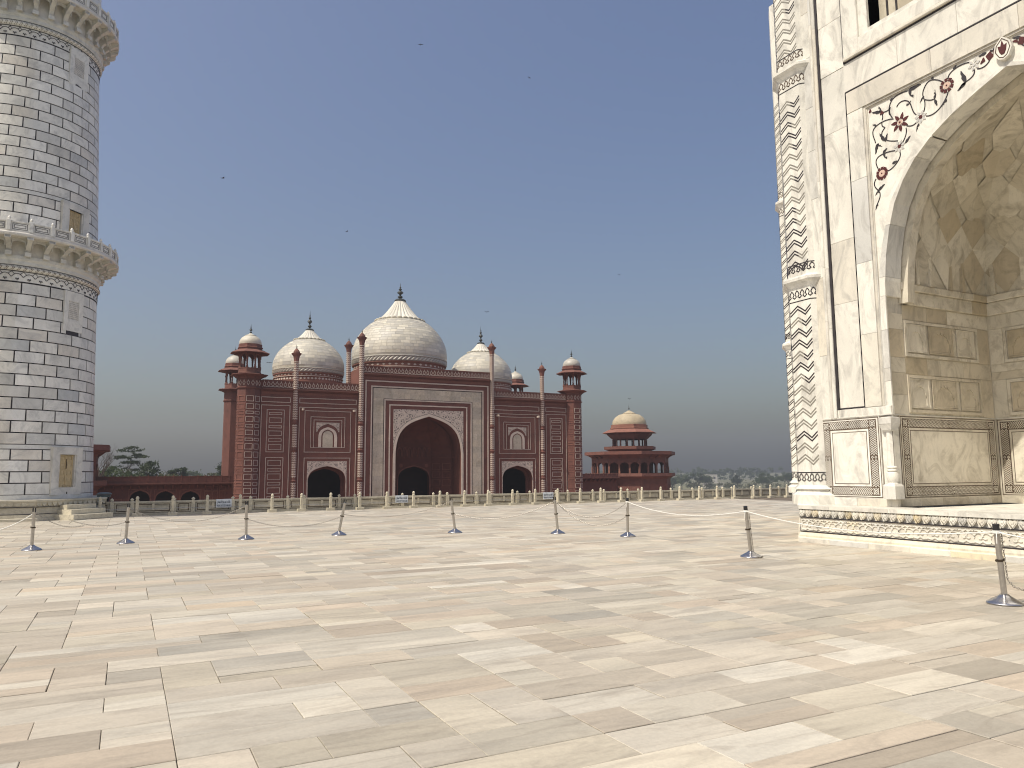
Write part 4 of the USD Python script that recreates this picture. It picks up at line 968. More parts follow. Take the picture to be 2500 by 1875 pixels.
for a, b in ((12.86, 12.95), (12.75, 12.86)):   # two rounded ribs
    z = 2.98
    while z < ZTOP - .1:
        zn = min(ZTOP, z + r.uniform(1.3, 2.6)); c = -(a + b) / 2; w = (b - a) / 2 - .002
        pr = Polygon([(c - w, -.10)] + [(c - w * math.cos(q), .035 * math.sin(q)) for q in np.linspace(0, PI, 7)] + [(c + w, -.10)])
        m = trimesh.creation.extrude_polygon(pr, zn - z - .005, engine='earcut'); v = np.array(m.vertices)
        g = MB(tone(r, (.45, .6))); g.add(np.stack([XW - v[:, 1], -v[:, 0], z + v[:, 2]], 1), m.faces); obj('rib_moulding', g, M['taj'], tj); z = zn
tpart('black_line', lambda g: yb(g, 12.685, 12.745, 3.18, ZTOP, -.1, .004), 'black')
tpart('black_line', lambda g: yb(g, 11.965, 12.685, 3.18, 3.215, -.1, -.015), 'black')
tpart('black_line', lambda g: yb(g, 11.965, 11.985, 3.2, 11.06, -.1, -.002), 'black')
tpart('black_line', lambda g: yb(g, 4.0, 11.965, 11.04, 11.065, -.1, .006), 'black')
slabs_v('marble_slab', 11.985, 12.685, 3.215, 11.77, -.03, (1.2, 3.2))
slabs_v('marble_slab', 11.985, 12.685, 11.77, ZTOP, -.02, (1.1, 1.8))
slabs_h('marble_slab', 12.685, 12.74, 2.98, 3.18, -.001, (1, 2)); slabs_h('marble_slab', 11.285, 12.685, 2.98, 3.18, -.002, (.9, 1.4))
slabs_h('marble_slab', 4.0, 11.98, 11.07, 11.80, 0.0, (.5, 1.6))
slabs_v('marble_slab', 11.52, 11.96, 3.185, 10.48, 0.0, (1.1, 2.3))
slabs_h('marble_slab', 4.0, 11.96, 10.49, 11.035, 0.0, (1.2, 2.4))
# stepped reveal into the spandrel panel
tpart('reveal_moulding', lambda g: (yb(g, 11.46, 11.52, 3.185, 10.49, -.1, -.03), yb(g, 11.43, 11.46, 3.185, 10.45, -.1, -.055), yb(g, 4.0, 11.46, 10.44, 10.49, -.1, -.03), yb(g, 4.0, 11.43, 10.41, 10.44, -.1, -.055)), t=(.6, .3, .4))
ow = [(3.22, 5.0), (3.19, 6.2), (3.06, 6.95), (2.78, 7.92), (2.27, 8.66), (1.34, 9.31), (.42, 9.76), (0, 9.96)]
outer = Polygon([(-YC - 3.22, 2.98)] + [(-YC - x, z) for x, z in ow] + [(-YC + x, z) for x, z in ow[::-1]] + [(-YC + 3.22, 2.98)]).buffer(0)
sp = sbox(-11.43, 5.4, -5.0, 10.41).difference(outer)
spn = tpart('spandrel_panel', lambda g: g.fpoly(T, sp, -.11, -.075), t=(0.1, .75, .2))
inner = Polygon([(-YC - 3.06, 2.9), (-YC - 3.06, 5.6)] + [(-YC + x, z) for x, z in arch_pts(3.06, 5.6, 9.86)[::-1]][1:-1] + [(-YC + 3.06, 5.6), (-YC + 3.06, 2.9)]).buffer(0)
band = outer.difference(inner)
for k, (z0, z1) in enumerate(((2.98, 3.75), (3.75, 4.05), (4.05, 4.95), (4.95, 5.75), (5.75, 6.2), (6.2, 7.4), (7.4, 8.75), (8.75, 11))):
    for s in (0, 1):
        cl = sbox(-20, z0 + .003, -YC - .001, z1 - .003) if s == 0 else sbox(-YC + .001, z0 + .003, 0, z1 - .003)
        tpart('arch_stone', lambda g: g.fpoly(T, band.intersection(cl), -.60 if z0 > 5.7 else -.09, -.05), t=(r.random() * .9, r.uniform(.45, .65), r.random()))
tpart('jamb_strip', lambda g: yb(g, 11.435, 11.46, 2.98, 7.3, -.1, -.04), t=(.8, .3, .4))
bud = Polygon([(-YC, 10.45), (-YC + .12, 10.33), (-YC + .15, 10.2), (-YC + .08, 10.06), (-YC, 10.02), (-YC - .08, 10.06), (-YC - .15, 10.2), (-YC - .12, 10.33)]).buffer(.03)
bd = tpart('bud_medallion', lambda g: g.fpoly(T, bud, -.1, .03), t=(.1, .7, .2))
tpart('medallion_line', lambda g: g.fpoly(T, bud.buffer(-.03).difference(bud.buffer(-.045)), .03, .036), 'brown', bd)
tpart('medallion_flower', lambda g: g.fpoly(T, Polygon([(-YC, 10.4), (-YC + .035, 10.28), (-YC + .09, 10.3), (-YC + .07, 10.18), (-YC + .03, 10.1), (-YC - .03, 10.1), (-YC - .07, 10.18), (-YC - .09, 10.3), (-YC - .035, 10.28)]), .03, .038), 'redinlay', bd)
STEMS = [[(10.776, 9.862), (11.057, 9.919), (11.296, 9.846), (11.324, 9.666), (11.279, 9.483)], [(10.484, 9.522), (10.495, 9.37), (10.574, 9.233), (10.66, 9.176)], [(10.778, 9.092), (11.028, 9.139), (11.233, 9.112), (11.299, 9.003), (11.254, 8.823)],
 [(10.673, 9.01), (10.712, 8.855), (10.861, 8.728), (11.005, 8.689)], [(11.328, 8.608), (11.379, 8.519), (11.358, 8.403), (11.266, 8.264), (11.261, 8.128), (11.378, 7.927)], [(10.228, 9.541), (10.336, 9.511), (10.467, 9.568)],
 [(9.989, 9.59), (9.812, 9.562), (9.629, 9.655), (9.492, 9.818), (9.474, 9.897)], [(10.214, 9.717), (10.306, 9.915), (10.372, 10.103), (10.529, 10.189), (10.674, 10.11)], [(10.864, 10.008), (10.866, 10.171), (10.769, 10.341), (10.567, 10.39), (10.378, 10.372)],
 [(10.801, 9.9), (10.86, 10.06), (10.837, 10.184)], [(10.031, 9.712), (9.993, 9.874), (10.008, 10.01), (10.024, 10.147), (9.933, 10.31), (9.802, 10.348), (9.65, 10.27), (9.53, 10.15)], [(9.985, 9.974), (9.862, 9.903), (9.76, 9.894)], [(11.068, 9.964), (11.046, 10.063), (11.082, 10.174)],
 [(11.082, 10.174), (10.955, 10.13), (10.839, 10.158)], [(11.071, 9.925), (11.052, 9.794), (11.012, 9.75), (11.089, 9.675), (11.059, 9.501), (10.706, 9.301)], [(9.434, 10.202), (9.275, 10.34), (9.025, 10.348), (8.927, 10.281)],
 [(8.803, 10.107), (8.652, 10.084), (8.545, 10.156), (8.537, 10.259)], [(8.87, 10.123), (8.897, 10.008), (9.059, 9.942)]]
LEAVES = [(10.352, 10.37, 10.059, 10.371), (10.353, 10.357, 10.211, 10.106), (10.431, 10.038, 10.318, 10.104), (9.76, 9.894, 9.745, 10.091), (9.762, 9.869, 9.724, 9.712), (9.498, 9.746, 9.617, 9.638), (11.238, 9.439, 11.298, 9.219), (11.238, 9.439, 11.114, 9.335),
 (11.099, 9.154, 10.972, 8.943), (11.098, 9.167, 10.993, 9.232), (10.882, 8.815, 10.755, 8.832), (10.524, 9.173, 10.394, 9.288), (11.022, 9.418, 10.953, 9.577), (11.035, 9.437, 11.149, 9.66), (11.233, 9.9, 11.324, 9.954), (11.096, 10.18, 11.31, 10.264), (11.082, 10.174, 11.153, 10.37),
 (10.166, 9.488, 10.244, 9.328), (9.063, 9.934, 9.238, 9.821), (10.004, 10.06, 10.104, 9.952), (10.825, 10.341, 10.765, 10.385), (11.292, 8.3, 11.117, 8.398), (11.278, 8.295, 11.372, 8.207), (11.329, 7.991, 11.39, 7.853), (9.059, 9.942, 9.143, 10.224), (9.059, 9.942, 9.245, 9.829),
 (8.531, 10.328, 8.375, 10.39), (8.594, 10.36, 8.749, 10.353), (9.295, 10.339, 9.235, 10.40), (9.777, 10.362, 9.771, 10.40)]
D0, D1 = -.078, -.066
def both(y): return (-y, -(2 * YC - y))
def smooth_line(p):
    p = np.array(p); k = len(p); t = np.arange(k)
    from scipy.interpolate import CubicSpline
    q = CubicSpline(t, p)(np.linspace(0, k - 1, 5 * k)) if k > 2 else p
    return q
for side in (0, 1):
    mir = (lambda y: -y) if side == 0 else (lambda y: -(2 * YC - y))
    for st in STEMS:
        q = smooth_line(st); tpart('vine_stem', lambda g: g.fpoly(T, LineString([(mir(y), z) for y, z in q]).buffer(.0115, cap_style=2).intersection(sp), D0, D1), 'black', spn)
    for y0, z0, y1, z1 in LEAVES:
        a, b = A(mir(y0), z0), A(mir(y1), z1); L = np.linalg.norm(b - a); d = (b - a) / L; nn = A(-d[1], d[0])
        w = max(.03, .17 * L); sg = r.choice((-1, 1))
        pts = [a, a + d * .2 * L + nn * w * .7, a + d * .45 * L + nn * w * .9 * sg * .8 + nn * w * .2, a + d * .62 * L + nn * w * .35, a + d * .8 * L + nn * w * .55 * sg, b, a + d * .7 * L - nn * w * .3, a + d * .4 * L - nn * w * .75, a + d * .15 * L - nn * w * .5]
        tpart('vine_leaf', lambda g: g.fpoly(T, Polygon(pts).buffer(.006).intersection(sp), D0, D1 + .002), 'black', spn)
    def flower(y, z, R, n, petal, core, inner_r):
        c = A(mir(y), z)
        f = tpart('inlay_flower', lambda g: g.fpoly(T, Point(*c).buffer(inner_r * R, 6).intersection(sp), D0, D1 + .004), core, spn)
        for k in range(n):
            a = 2 * PI * k / n + .2; d = A(math.cos(a), math.sin(a)); nn = A(-d[1], d[0])
            if petal == 'paleinlay': pts = [c + d * R * .35, c + d * R * .65 + nn * R * .22, c + d * R, c + d * R * .65 - nn * R * .22]
            elif n == 7: pts = [c + d * R * .42 + nn * R * .16, c + d * R * .75 + nn * R * .2, c + d * R * 1.12 + nn * R * .1, c + d * R * .8 - nn * R * .12, c + d * R * .42 - nn * R * .16]
            else: pts = [c + d * R * .62 + nn * R * .17, c + d * R * 1.0 + nn * R * .24, c + d * R * 1.05 - nn * R * .2, c + d * R * .64 - nn * R * .17]
            tpart('petal', lambda g: g.fpoly(T, Polygon(pts).buffer(.004).intersection(sp), D0, D1 + .003), petal, f)
        if petal == 'redinlay': tpart('flower_eye', lambda g: g.fpoly(T, Point(*c).buffer(R * .12, 4), D0, D1 + .008), 'redinlay', f)
    flower(10.62, 9.713, .20, 7, 'redinlay', 'pinkinlay', .30)
    flower(11.163, 8.682, .145, 10, 'redinlay', 'pinkinlay', .55)
    flower(9.473, 10.06, .15, 9, 'redinlay', 'pinkinlay', .5)
    for y, z in ((10.116, 9.621), (10.676, 9.156)): flower(y, z, .145, 7, 'paleinlay', 'redinlay', .28)
    flower(8.862, 10.229, .13, 6, 'paleinlay', 'paleinlay', .25)
    for pts in ([(8.60, 10.28), (8.52, 10.33), (8.47, 10.22), (8.55, 10.17)], [(8.66, 10.27), (8.72, 10.18), (8.64, 10.20)], [(8.45, 10.31), (8.37, 10.32), (8.46, 10.26)], [(11.06, 10.19), (11.02, 10.12), (11.1, 10.12)], [(11.36, 10.36), (11.34, 10.3), (11.39, 10.3)]):
        tpart('red_bud', lambda g: g.fpoly(T, Polygon([(mir(y), z) for y, z in pts]).buffer(.012).intersection(sp), D0, D1 + .003), 'redinlay', spn)
# upper window: frame, dark recess and pierced screen
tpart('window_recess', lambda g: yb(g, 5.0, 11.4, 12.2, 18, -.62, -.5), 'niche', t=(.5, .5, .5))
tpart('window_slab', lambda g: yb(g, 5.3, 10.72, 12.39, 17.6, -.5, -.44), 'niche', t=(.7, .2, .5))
for y in (11.02, 10.78): tpart('window_line', lambda g: yb(g, y - .02, y + .02, 12.39, 17.6, -.5, -.47), 'black')
wf = tpart('window_frame', lambda g: (yb(g, 11.49, 11.93, 11.93, ZTOP, -.1, .05, bev=.012), yb(g, 4.0, 11.49, 11.93, 12.26, -.1, .05, bev=.012)), t=(.1, .55, .3))
tpart('window_jamb', lambda g: (yb(g, 11.25, 11.49, 12.39, 17.8, -.75, -.02), yb(g, 4.0, 11.49, 12.26, 12.39, -.75, -.015)), parent=wf, t=(.3, .6, .6))
tpart('window_line', lambda g: (yb(g, 11.925, 11.955, 11.80, ZTOP, -.1, .03), yb(g, 4.0, 11.955, 11.80, 11.84, -.1, .01)), 'black', wf)
tpart('window_sill', lambda g: (yb(g, 4.0, 11.93, 11.84, 11.93, -.1, .075, bev=.02)), parent=wf, t=(.9, .3, .4))
# dado: inlaid zigzag borders round plain slabs
def dado(fr, u0, u1, v0=1.05, v1=2.965, bw=.20, parent=None, mat='taj', cream='taj'):
    p = tpart('dado_slab', lambda g: g.fbox(fr, u0, u1, v0, v1, -.1, .0), cream, t=(.15, .6, r.random()))
    tpart('dado_line', lambda g: g.frame(fr, u0 + .02, u1 - .02, v0 + .02, v1 - .02, .018, 0, .005), 'brown', p)
    a0, a1, b0, b1 = u0 + .085, u1 - .085, v0 + .065, v1 - .07
    tpart('zigzag_border', lambda g: (g.frame(fr, a0, a1, b0, b1, bw, 0, .004)), 'brown', p)
    g = MB((.2, .6, .3)); pitch = .052; am = .032
    def zig(horizontal, c0, lo, hi):
        n = 4; w = .0075
        pts = [((lo + (hi - lo) * i / n), c0 + (am if i % 2 else -am) * .8) for i in range(n + 1)]
        if not horizontal: pts = [(b, a) for a, b in pts]     # runs across the border
        q = LineString([(a, b) for a, b in pts]).buffer(w, cap_style=2, join_style=2)
        g.fpoly(fr, q, .004, .008)
    k = int((b1 - b0 - 2 * bw) / pitch)
    for i in range(k):
        v = b0 + bw + (i + .5) * (b1 - b0 - 2 * bw) / k
        if abs(v - (b0 + b1) / 2) < .06: continue
        zig(True, v, a0 + .012, a0 + bw - .012); zig(True, v, a1 - bw + .012, a1 - .012)
    k = int((a1 - a0 - 2 * bw) / pitch)
    for i in range(k):
        u = a0 + bw + (i + .5) * (a1 - a0 - 2 * bw) / k
        if abs(u - (a0 + a1) / 2) < .04: continue
        zig(False, u, b0 + .012, b0 + bw - .012); zig(False, u, b1 - bw + .012, b1 - .012)
    for cu in (a0 + bw / 2, a1 - bw / 2):
        for cv in (b0 + bw / 2, b1 - bw / 2):
            ring = Point(cu, cv).buffer(.07, 4); g.fpoly(fr, ring.difference(ring.buffer(-.016)), .004, .009); g.fpoly(fr, Point(cu, cv).buffer(.035, 3).difference(Point(cu, cv).buffer(.016, 3)), .004, .009)
            for q in range(4): g.fpoly(fr, Point(cu + .085 * math.cos(q * PI / 2 + PI / 4), cv + .085 * math.sin(q * PI / 2 + PI / 4)).buffer(.014, 2), .004, .009)
        for k in (-.045, .045):
            d = affinity.rotate(sbox(cu + k - .026, (b0 + b1) / 2 - .026, cu + k + .026, (b0 + b1) / 2 + .026), 45); g.fpoly(fr, d.difference(d.buffer(-.013)), .004, .009)
    for cv in (b0 + bw / 2, b1 - bw / 2):
        for k in (-.045, .045):
            cu = (a0 + a1) / 2; d = affinity.rotate(sbox(cu - .026, cv + k - .026, cu + .026, cv + k + .026), 45); g.fpoly(fr, d.difference(d.buffer(-.013)), .004, .009)
    obj('zigzag_inlay', g, M[cream], p)
    i0, i1, j0, j1 = a0 + bw, a1 - bw, b0 + bw, b1 - bw
    tpart('dado_line', lambda g: g.frame(fr, i0, i1, j0, j1, .012, 0, .006), 'brown', p)
    tpart('dado_line', lambda g: g.frame(fr, i0 + .065, i1 - .065, j0 + .065, j1 - .065, .016, 0, .005), 'brown', p)
    tpart('dado_panel', lambda g: g.fbox(fr, i0 + .081, i1 - .081, j0 + .081, j1 - .081, -.05, .003), cream, p, t=(.05, .62, r.random()))
    return p
dado(T, -13.29, -11.615)
slabs_h('base_slab', 11.28, 13.34, .87, 1.048, .006, (.5, 1.1))
G = frameY(0, 11.33)
XB = 19.55
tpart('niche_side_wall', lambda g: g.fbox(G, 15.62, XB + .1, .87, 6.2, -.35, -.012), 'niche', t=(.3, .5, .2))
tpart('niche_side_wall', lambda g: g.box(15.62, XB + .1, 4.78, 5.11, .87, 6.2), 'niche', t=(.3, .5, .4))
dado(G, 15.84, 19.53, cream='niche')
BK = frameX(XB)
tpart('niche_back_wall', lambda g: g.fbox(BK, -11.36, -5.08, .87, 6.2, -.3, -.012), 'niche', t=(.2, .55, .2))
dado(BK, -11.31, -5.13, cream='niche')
def base_row(fr, u0, u1):
    u = u0
    while u < u1 - .05:
        un = min(u1, u + r.uniform(.6, 1.2)); g = MB(tone(r, (.4, .6))); g.fbox(fr, u + .003, un - .003, .875, 1.047, -.1, .008, bev=.004); obj('base_slab', g, M['niche'], tj); u = un
base_row(G, 15.66, XB - .01); base_row(BK, -11.32, -5.12)
# corner pier with a slender engaged column
for f_, u0, u1 in ((T, -11.60, -11.285), (G, 15.56, 15.82)):
    p = tpart('pier_slab', lambda g: g.fbox(f_, u0, u1, 1.05, 2.965, -.06, -.004), t=(.1, .6, .5))
    tpart('pier_line', lambda g: g.frame(f_, u0 + .01, u1 - .002, 1.07, 2.945, .014, -.004, .003), 'brown', p)
cx, cy = 15.545, 11.375
col = tpart('engaged_column', lambda g: (g.octa(cx, cy, [(.085, 1.52), (.078, 2.6)]), g.lathe(cx, cy, [(.085, 1.38), (.115, 1.40), (.10, 1.42), (.105, 1.44), (.125, 1.50), (.135, 1.57), (.12, 1.64), (.09, 1.67), (.115, 1.69), (.115, 1.72), (.09, 1.735), (.112, 1.75), (.112, 1.78), (.088, 1.80)], 20)), 'taj', None, 30, t=(.1, .62, .3))
tpart('column_base', lambda g: (g.octa(cx, cy, [(.155, 1.05), (.155, 1.34), (.12, 1.40)], n=4),), parent=col, t=(.8, .5, .3))
tpart('column_capital', lambda g: (g.octa(cx, cy, [(.08, 2.58), (.12, 2.62), (.15, 2.74), (.16, 2.76), (.16, 2.90), (.1, 2.92)], n=4),), parent=col, t=(.7, .55, .3))
tpart('dado_top', lambda g: (g.fbox(T, -13.34, -11.27, 2.967, 2.985, -.1, .012), g.fbox(G, 15.5, XB, 2.967, 2.985, -.1, .012), g.fbox(BK, -11.33, -5.1, 2.967, 2.985, -.1, .012)), t=(.2, .6, .3))
# blind niches in two rows on the side wall and the back wall
def blind(fr, u0, u1, v0, v1, cells):
    p = tpart('niche_panel', lambda g: (g.frame(fr, u0, u1, v0, v1, .07, -.02, .025)), 'niche', t=tone(r, (.4, .6)))
    for a, b in cells:
        pan = sbox(a, v0 + .14, b, v1 - .10); c = (a + b) / 2; w = (b - a) / 2 - .09
        hole = arch(c, w, v0 + .18, v0 + .42, v1 - .2)
        cusp = unary_union([Point(c + x, z).buffer(.055) for x, z in arch_pts(w, v0 + .42, v1 - .2)[1:-1:2]])
        tt = tone(r, (.4, .62))
        tpart('blind_arch', lambda g: (g.fpoly(fr, pan.difference(hole.difference(cusp)), -.02, .012)), 'niche', p, t=tt)
        tpart('arch_pane', lambda g: (g.fpoly(fr, hole, -.03, -.008)), 'niche', p, t=(tt[0], .62, tt[2]))
        tpart('cell_frame', lambda g: (g.frame(fr, a - .02, b + .02, v0 + .11, v1 - .08, .025, 0, .022)), 'niche', p, t=(tt[0], .45, tt[2]))
for v0, v1 in ((3.04, 3.93), (4.37, 5.24)):
    blind(G, 16.22, 19.05, v0, v1, [(16.32, 16.98), (17.13, 18.02), (18.22, 18.88)])
    blind(BK, -10.96, -8.3, v0, v1, [(-10.84, -10.1), (-9.95, -9.0), (-8.9, -8.4)]); blind(BK, -8.1, -5.5, v0, v1, [(-8.0, -7.3), (-7.1, -6.2), (-6.1, -5.6)])
def wall_slabs(fr, rects, mat='niche'):
    for a, b, c, d in rects:
        g = MB(tone(r, (.35, .65))); g.fbox(fr, a + .003, b - .003, c + .003, d - .003, -.05, 0, bev=.003); obj('marble_slab', g, M[mat], tj)
wall_slabs(G, [(15.66, 16.2, 2.99, 3.45), (15.66, 16.2, 3.45, 3.97), (15.66, 16.2, 3.97, 4.33), (15.66, 16.2, 4.33, 5.0), (15.66, 16.2, 5.0, 5.38), (16.2, 17.0, 3.95, 4.35), (17.0, 17.5, 3.95, 4.35), (17.5, 18.4, 3.95, 4.35), (18.4, 19.54, 3.95, 4.35),
               (19.07, 19.54, 2.99, 3.95), (19.07, 19.54, 4.35, 5.25), (16.2, 17.1, 5.25, 5.6), (17.1, 17.9, 5.25, 5.6), (17.9, 19.54, 5.25, 5.6)])
wall_slabs(BK, [(-11.32, -10.98, 2.99, 3.95), (-11.32, -10.98, 4.35, 5.25), (-11.32, -10.3, 3.95, 4.15), (-11.32, -10.3, 4.15, 4.35), (-10.3, -9.0, 3.95, 4.35), (-9.0, -7.6, 3.95, 4.35), (-11.32, -10.2, 5.25, 5.6), (-10.2, -8.8, 5.25, 5.6), (-8.8, -7, 5.25, 5.6), (-8.1, -8.3, 3, 3.9)][:9])
# ledge and ribbed half-dome
def ledge(fr, u0, u1):
    u = u0
    while u < u1 - .1:
        un = min(u1, u + r.uniform(.9, 1.6)); t = tone(r, (.4, .6))
        g = MB(t); g.fbox(fr, u + .002, un - .002, 5.62, 5.95, -.1, .05, bev=.015); g.fbox(fr, u + .002, un - .002, 5.95, 6.12, -.1, .11, bev=.015); obj('ledge_stone', g, M['niche'], tj); u = un
ledge(G, 16.1, XB - .02); ledge(BK, -11.3, -5.15)
tpart('inner_arch', lambda g: g.fpoly(frameX(16.15), inner.buffer(.3).difference(inner.buffer(-.16)).intersection(sbox(-20, 5.62, 0, 12)), -.25, 0.0), 'niche', t=(.2, .55, .3))
W2, ZS, ZA = 2.98, 6.1, 9.82
PL = [(11.28, 16.3), (11.28, 17.1), (11.28, 17.9), (11.28, 18.7), (11.28, 19.5), (10.5, 19.5), (9.75, 19.5), (9.0, 19.5), (8.22, 19.5), (7.44, 19.5), (6.69, 19.5), (5.94, 19.5), (5.16, 19.5), (5.16, 18.7), (5.16, 17.9), (5.16, 17.1), (5.16, 16.3)]
def vpt(t, s):
    k = t * (len(PL) - 1); i = min(int(k), len(PL) - 2); f = k - i
    y, x = PL[i][0] * (1 - f) + PL[i + 1][0] * f, PL[i][1] * (1 - f) + PL[i + 1][1] * f
    hs = [b for _, b in ARCH]; ws = [a for a, _ in ARCH]; w = np.interp(s, hs, ws)
    return A(16.3 + (x - 16.3) * w, YC + (y - YC) * w, ZS + (ZA - ZS) * s)
g = MB((.4, .5, .2)); nt, ns = 48, 24
v = [vpt(i / nt, j / ns) for i in range(nt + 1) for j in range(ns + 1)]
g.add(v, [(i * (ns + 1) + j, (i + 1) * (ns + 1) + j, (i + 1) * (ns + 1) + j + 1, i * (ns + 1) + j + 1) for i in range(nt) for j in range(ns)])
vault = obj('vault', g, M['niche'], tj)
rowsS = [0.0, .17, .31, .44, .56, .67, .77, .87, .96]; cen = A(17.2, YC, 6.6)
for row in range(len(rowsS) - 2):
    n = (12, 12, 12, 10, 10, 8, 6)[row]; s0, s1, s2 = rowsS[row], rowsS[row + 1], rowsS[row + 2]
    for k in range(n):
        o = .5 if row % 2 else 0
        if k + o + .5 > n: continue
        tl, tm, tr = (k + o) / n, (k + o + .5) / n, (k + o + 1) / n
        if tr > 1: continue
        P = [vpt(tl, s1), vpt(tm, s0), vpt(tr, s1), vpt(tm, s2)]; c = vpt(tm, s1)
        inw = (cen - c) / np.linalg.norm(cen - c)
        m = (np.mean(P, 0) + c) / 2 + inw * .045
        P = [p * .992 + m * .008 + inw * .02 for p in P]
        t = tone(r, (.3, .7)); g = MB(t)
        g.add(P + [m], [(0, 1, 4), (1, 2, 4), (2, 3, 4), (3, 0, 4)]); obj('vault_facet', g, M['niche'], vault)
for k in range(10):     # small arched hollows above the ledge
    tm = (k + .5) / 10; b, tq = vpt(tm, 0.0), vpt(tm, .1); side = 0 if tm < .25 else (2 if tm > .75 else 1)
    if side == 0: fr, u = frameY(0, 11.25), b[0]
    elif side == 1: fr, u = frameX(19.46), -b[1]
    else: continue
    pan = sbox(u - .3, 6.12, u + .3, 7.2).difference(arch(u, .2, 6.0, 6.6, 7.05)).intersection(arch(u, .3, 6.12, 6.75, 7.22))
    tpart('hollow_arch', lambda g: g.fpoly(fr, pan, -.12, .06), 'niche', vault)
# right-hand pilaster and the return of the front beyond the frame
tpart('front_pilaster', lambda g: g.octa(15.75, 2.7, [(.4, .87), (.4, ZTOP)]), t=(.2, .5, .3))

# zigzag corner pilasters: octagonal shafts with inlay strips, collars and carved bands
def zigzag_pilaster(cx, cy, ap, label=None):
    p = tpart('corner_pilaster', lambda g: (g.octa(cx, cy, [(ap, .87), (ap, ZTOP)])), t=(.25, .6, .35))
    w = ap * math.tan(PI / 8)
    faces = [(-PI / 2 + k * PI / 4) for k in (-1, 0, 1)]
    rings_ = [6.52, 12.32]
    z = 1.86; i = 0; black_runs = [(3.9, 6.2), (6.9, 7.8), (11.0, 11.9)]
    while z < 16.5:
        if not any(q - .62 < z + .1 < q + .40 for q in rings_):
            dark = any(a < z < b for a, b in black_runs)
            for fa in faces[:2]:
                fr = frameA(cx + ap * math.sin(fa), cy - ap * math.cos(fa), fa)
                for half in (0, 1):
                    mat = 'black' if (r.random() < (.8 if dark else .22)) else 'grey'
                    g = MB()
                    for dz in (0, .085):
                        q = z + dz
                        pts = [(-w, q + .01), (-w * .26, q + .17), (w * .1, q + .09)] if half == 0 else [(w * .1, q + .09), (w * .45, q), (w, q + .15)]
                        g.fpoly(fr, LineString(pts).buffer(.017, cap_style=2, join_style=2).intersection(sbox(-w, 0, w, 99)), -.002, .004)
                    g.fbox(fr, w * .1 - .006, w * .1 + .006, z + .085, z + .18, -.003, -.0005)
                    obj('zigzag_strip', g, M[mat], p)
        z += .297; i += 1
    for q in rings_:
        tpart('collar', lambda g: g.octa(cx, cy, [(ap, q - .05), (ap + .05, q + .02), (ap + .13, q + .10), (ap + .13, q + .17), (ap + .03, q + .24), (ap, q + .25)]), parent=p, t=(.3, .6, .5))
    for z0, z1 in ((1.36, 1.66), (6.10, 6.42), (6.80, 7.08), (11.92, 12.24), (12.6, 12.88)):
        for fa in faces:
            fr = frameA(cx + ap * math.sin(fa), cy - ap * math.cos(fa), fa)
            top = z1 if z0 not in (6.10, 11.92) else z0
            tpart('band_line', lambda g: g.fbox(fr, -w, w, top - .012, top + .012, -.002, .006), 'black', p)
            for k in range(4):
                u = -w + (k + .5) * 2 * w / 4; h = z1 - z0; m = (z0 + z1) / 2; s = .085
                heart = LineString([(u - s, m - .3 * h + .02), (u - s * .3, m - .1 * h), (u - s * .75, m + .08 * h), (u - s * .5, m + .26 * h), (u, m + .4 * h), (u + s * .5, m + .26 * h), (u + s * .75, m + .08 * h), (u + s * .3, m - .1 * h), (u + s, m - .3 * h + .02)])
                tpart('heart_inlay', lambda g: g.fpoly(fr, heart.buffer(.013), -.002, .005), 'black' if z0 < 10 else 'brown', p)
    tpart('pilaster_foot', lambda g: g.octa(cx, cy, [(ap + .16, .87), (ap + .16, 1.10), (ap + .07, 1.16), (ap + .04, 1.22), (ap + .1, 1.25), (ap + .02, 1.33), (ap, 1.34)]), parent=p, t=(.4, .6, .5))
    return p
AP = .81
zigzag_pilaster(XW + AP - .10, 13.625, AP)
zigzag_pilaster(XW + AP - .10 + 7.6, 13.625 + 7.18, AP)
# the slanting corner wall between the two pilasters
g = MB((.2, .6, .3)); a, b = A(XW + .75, 14.15), A(XW + .75 + 7.6, 14.15 + 7.18)
g.add([(a[0], a[1], .87), (b[0], b[1], .87), (b[0], b[1], ZTOP), (a[0], a[1], ZTOP), (a[0] + 4, a[1], .87), (b[0] + 4, b[1] , .87), (b[0] + 4, b[1], ZTOP), (a[0] + 4, a[1], ZTOP)], [(0, 1, 2, 3), (1, 5, 6, 2), (5, 4, 7, 6), (4, 0, 3, 7), (3, 2, 6, 7)])
obj('corner_wall', g, M['taj'], tj)
# carved socle
def outline(o): 
    k = o * math.tan(PI / 8)
    return [(14.62 - o, -2.0), (14.62 - o, 13.257 + k), (14.62 - o + 9, 13.257 + k + 8.1), (27, 13.257 + k + 8.1), (27, -2)]
def layer(name, prof, mat, t, sm=False):
    g = MB(t); rs = [[(x, y, z) for x, y in outline(o)] for o, z in prof]; g.rings(rs, cap=(False, False)); return obj(name, g, M[mat], tj)
layer('socle_foot', [(.07, -.02), (.07, .115), (.045, .13), (.045, .17), (.01, .235), (0, .25)], 'taj', (.95, .5, .3))
layer('socle_line', [(-.02, .245), (.014, .246), (.014, .268), (-.02, .269)], 'black', (0, 0, 0))
layer('socle_panel', [(-.004, .25), (-.004, .60)], 'taj', (.5, .55, .4))
layer('socle_line', [(-.02, .578), (.016, .579), (.016, .603), (-.02, .604)], 'black', (0, 0, 0))
layer('socle_frieze', [(-.03, .60), (-.03, .79)], 'taj', (.7, .45, .4))
SO = frameX(14.62)
y = 13.277
while y > 3:     # top slabs of the socle
    yn = max(2.9, y - r.uniform(.9, 1.9)); g = MB(tone(r, (.4, .65))); g.box(14.62 - .055, 15.6 if y > 11.3 else 19.6, yn + .003, y - .003, .79, .872, None); obj('socle_slab', g, M['taj'], tj); y = yn
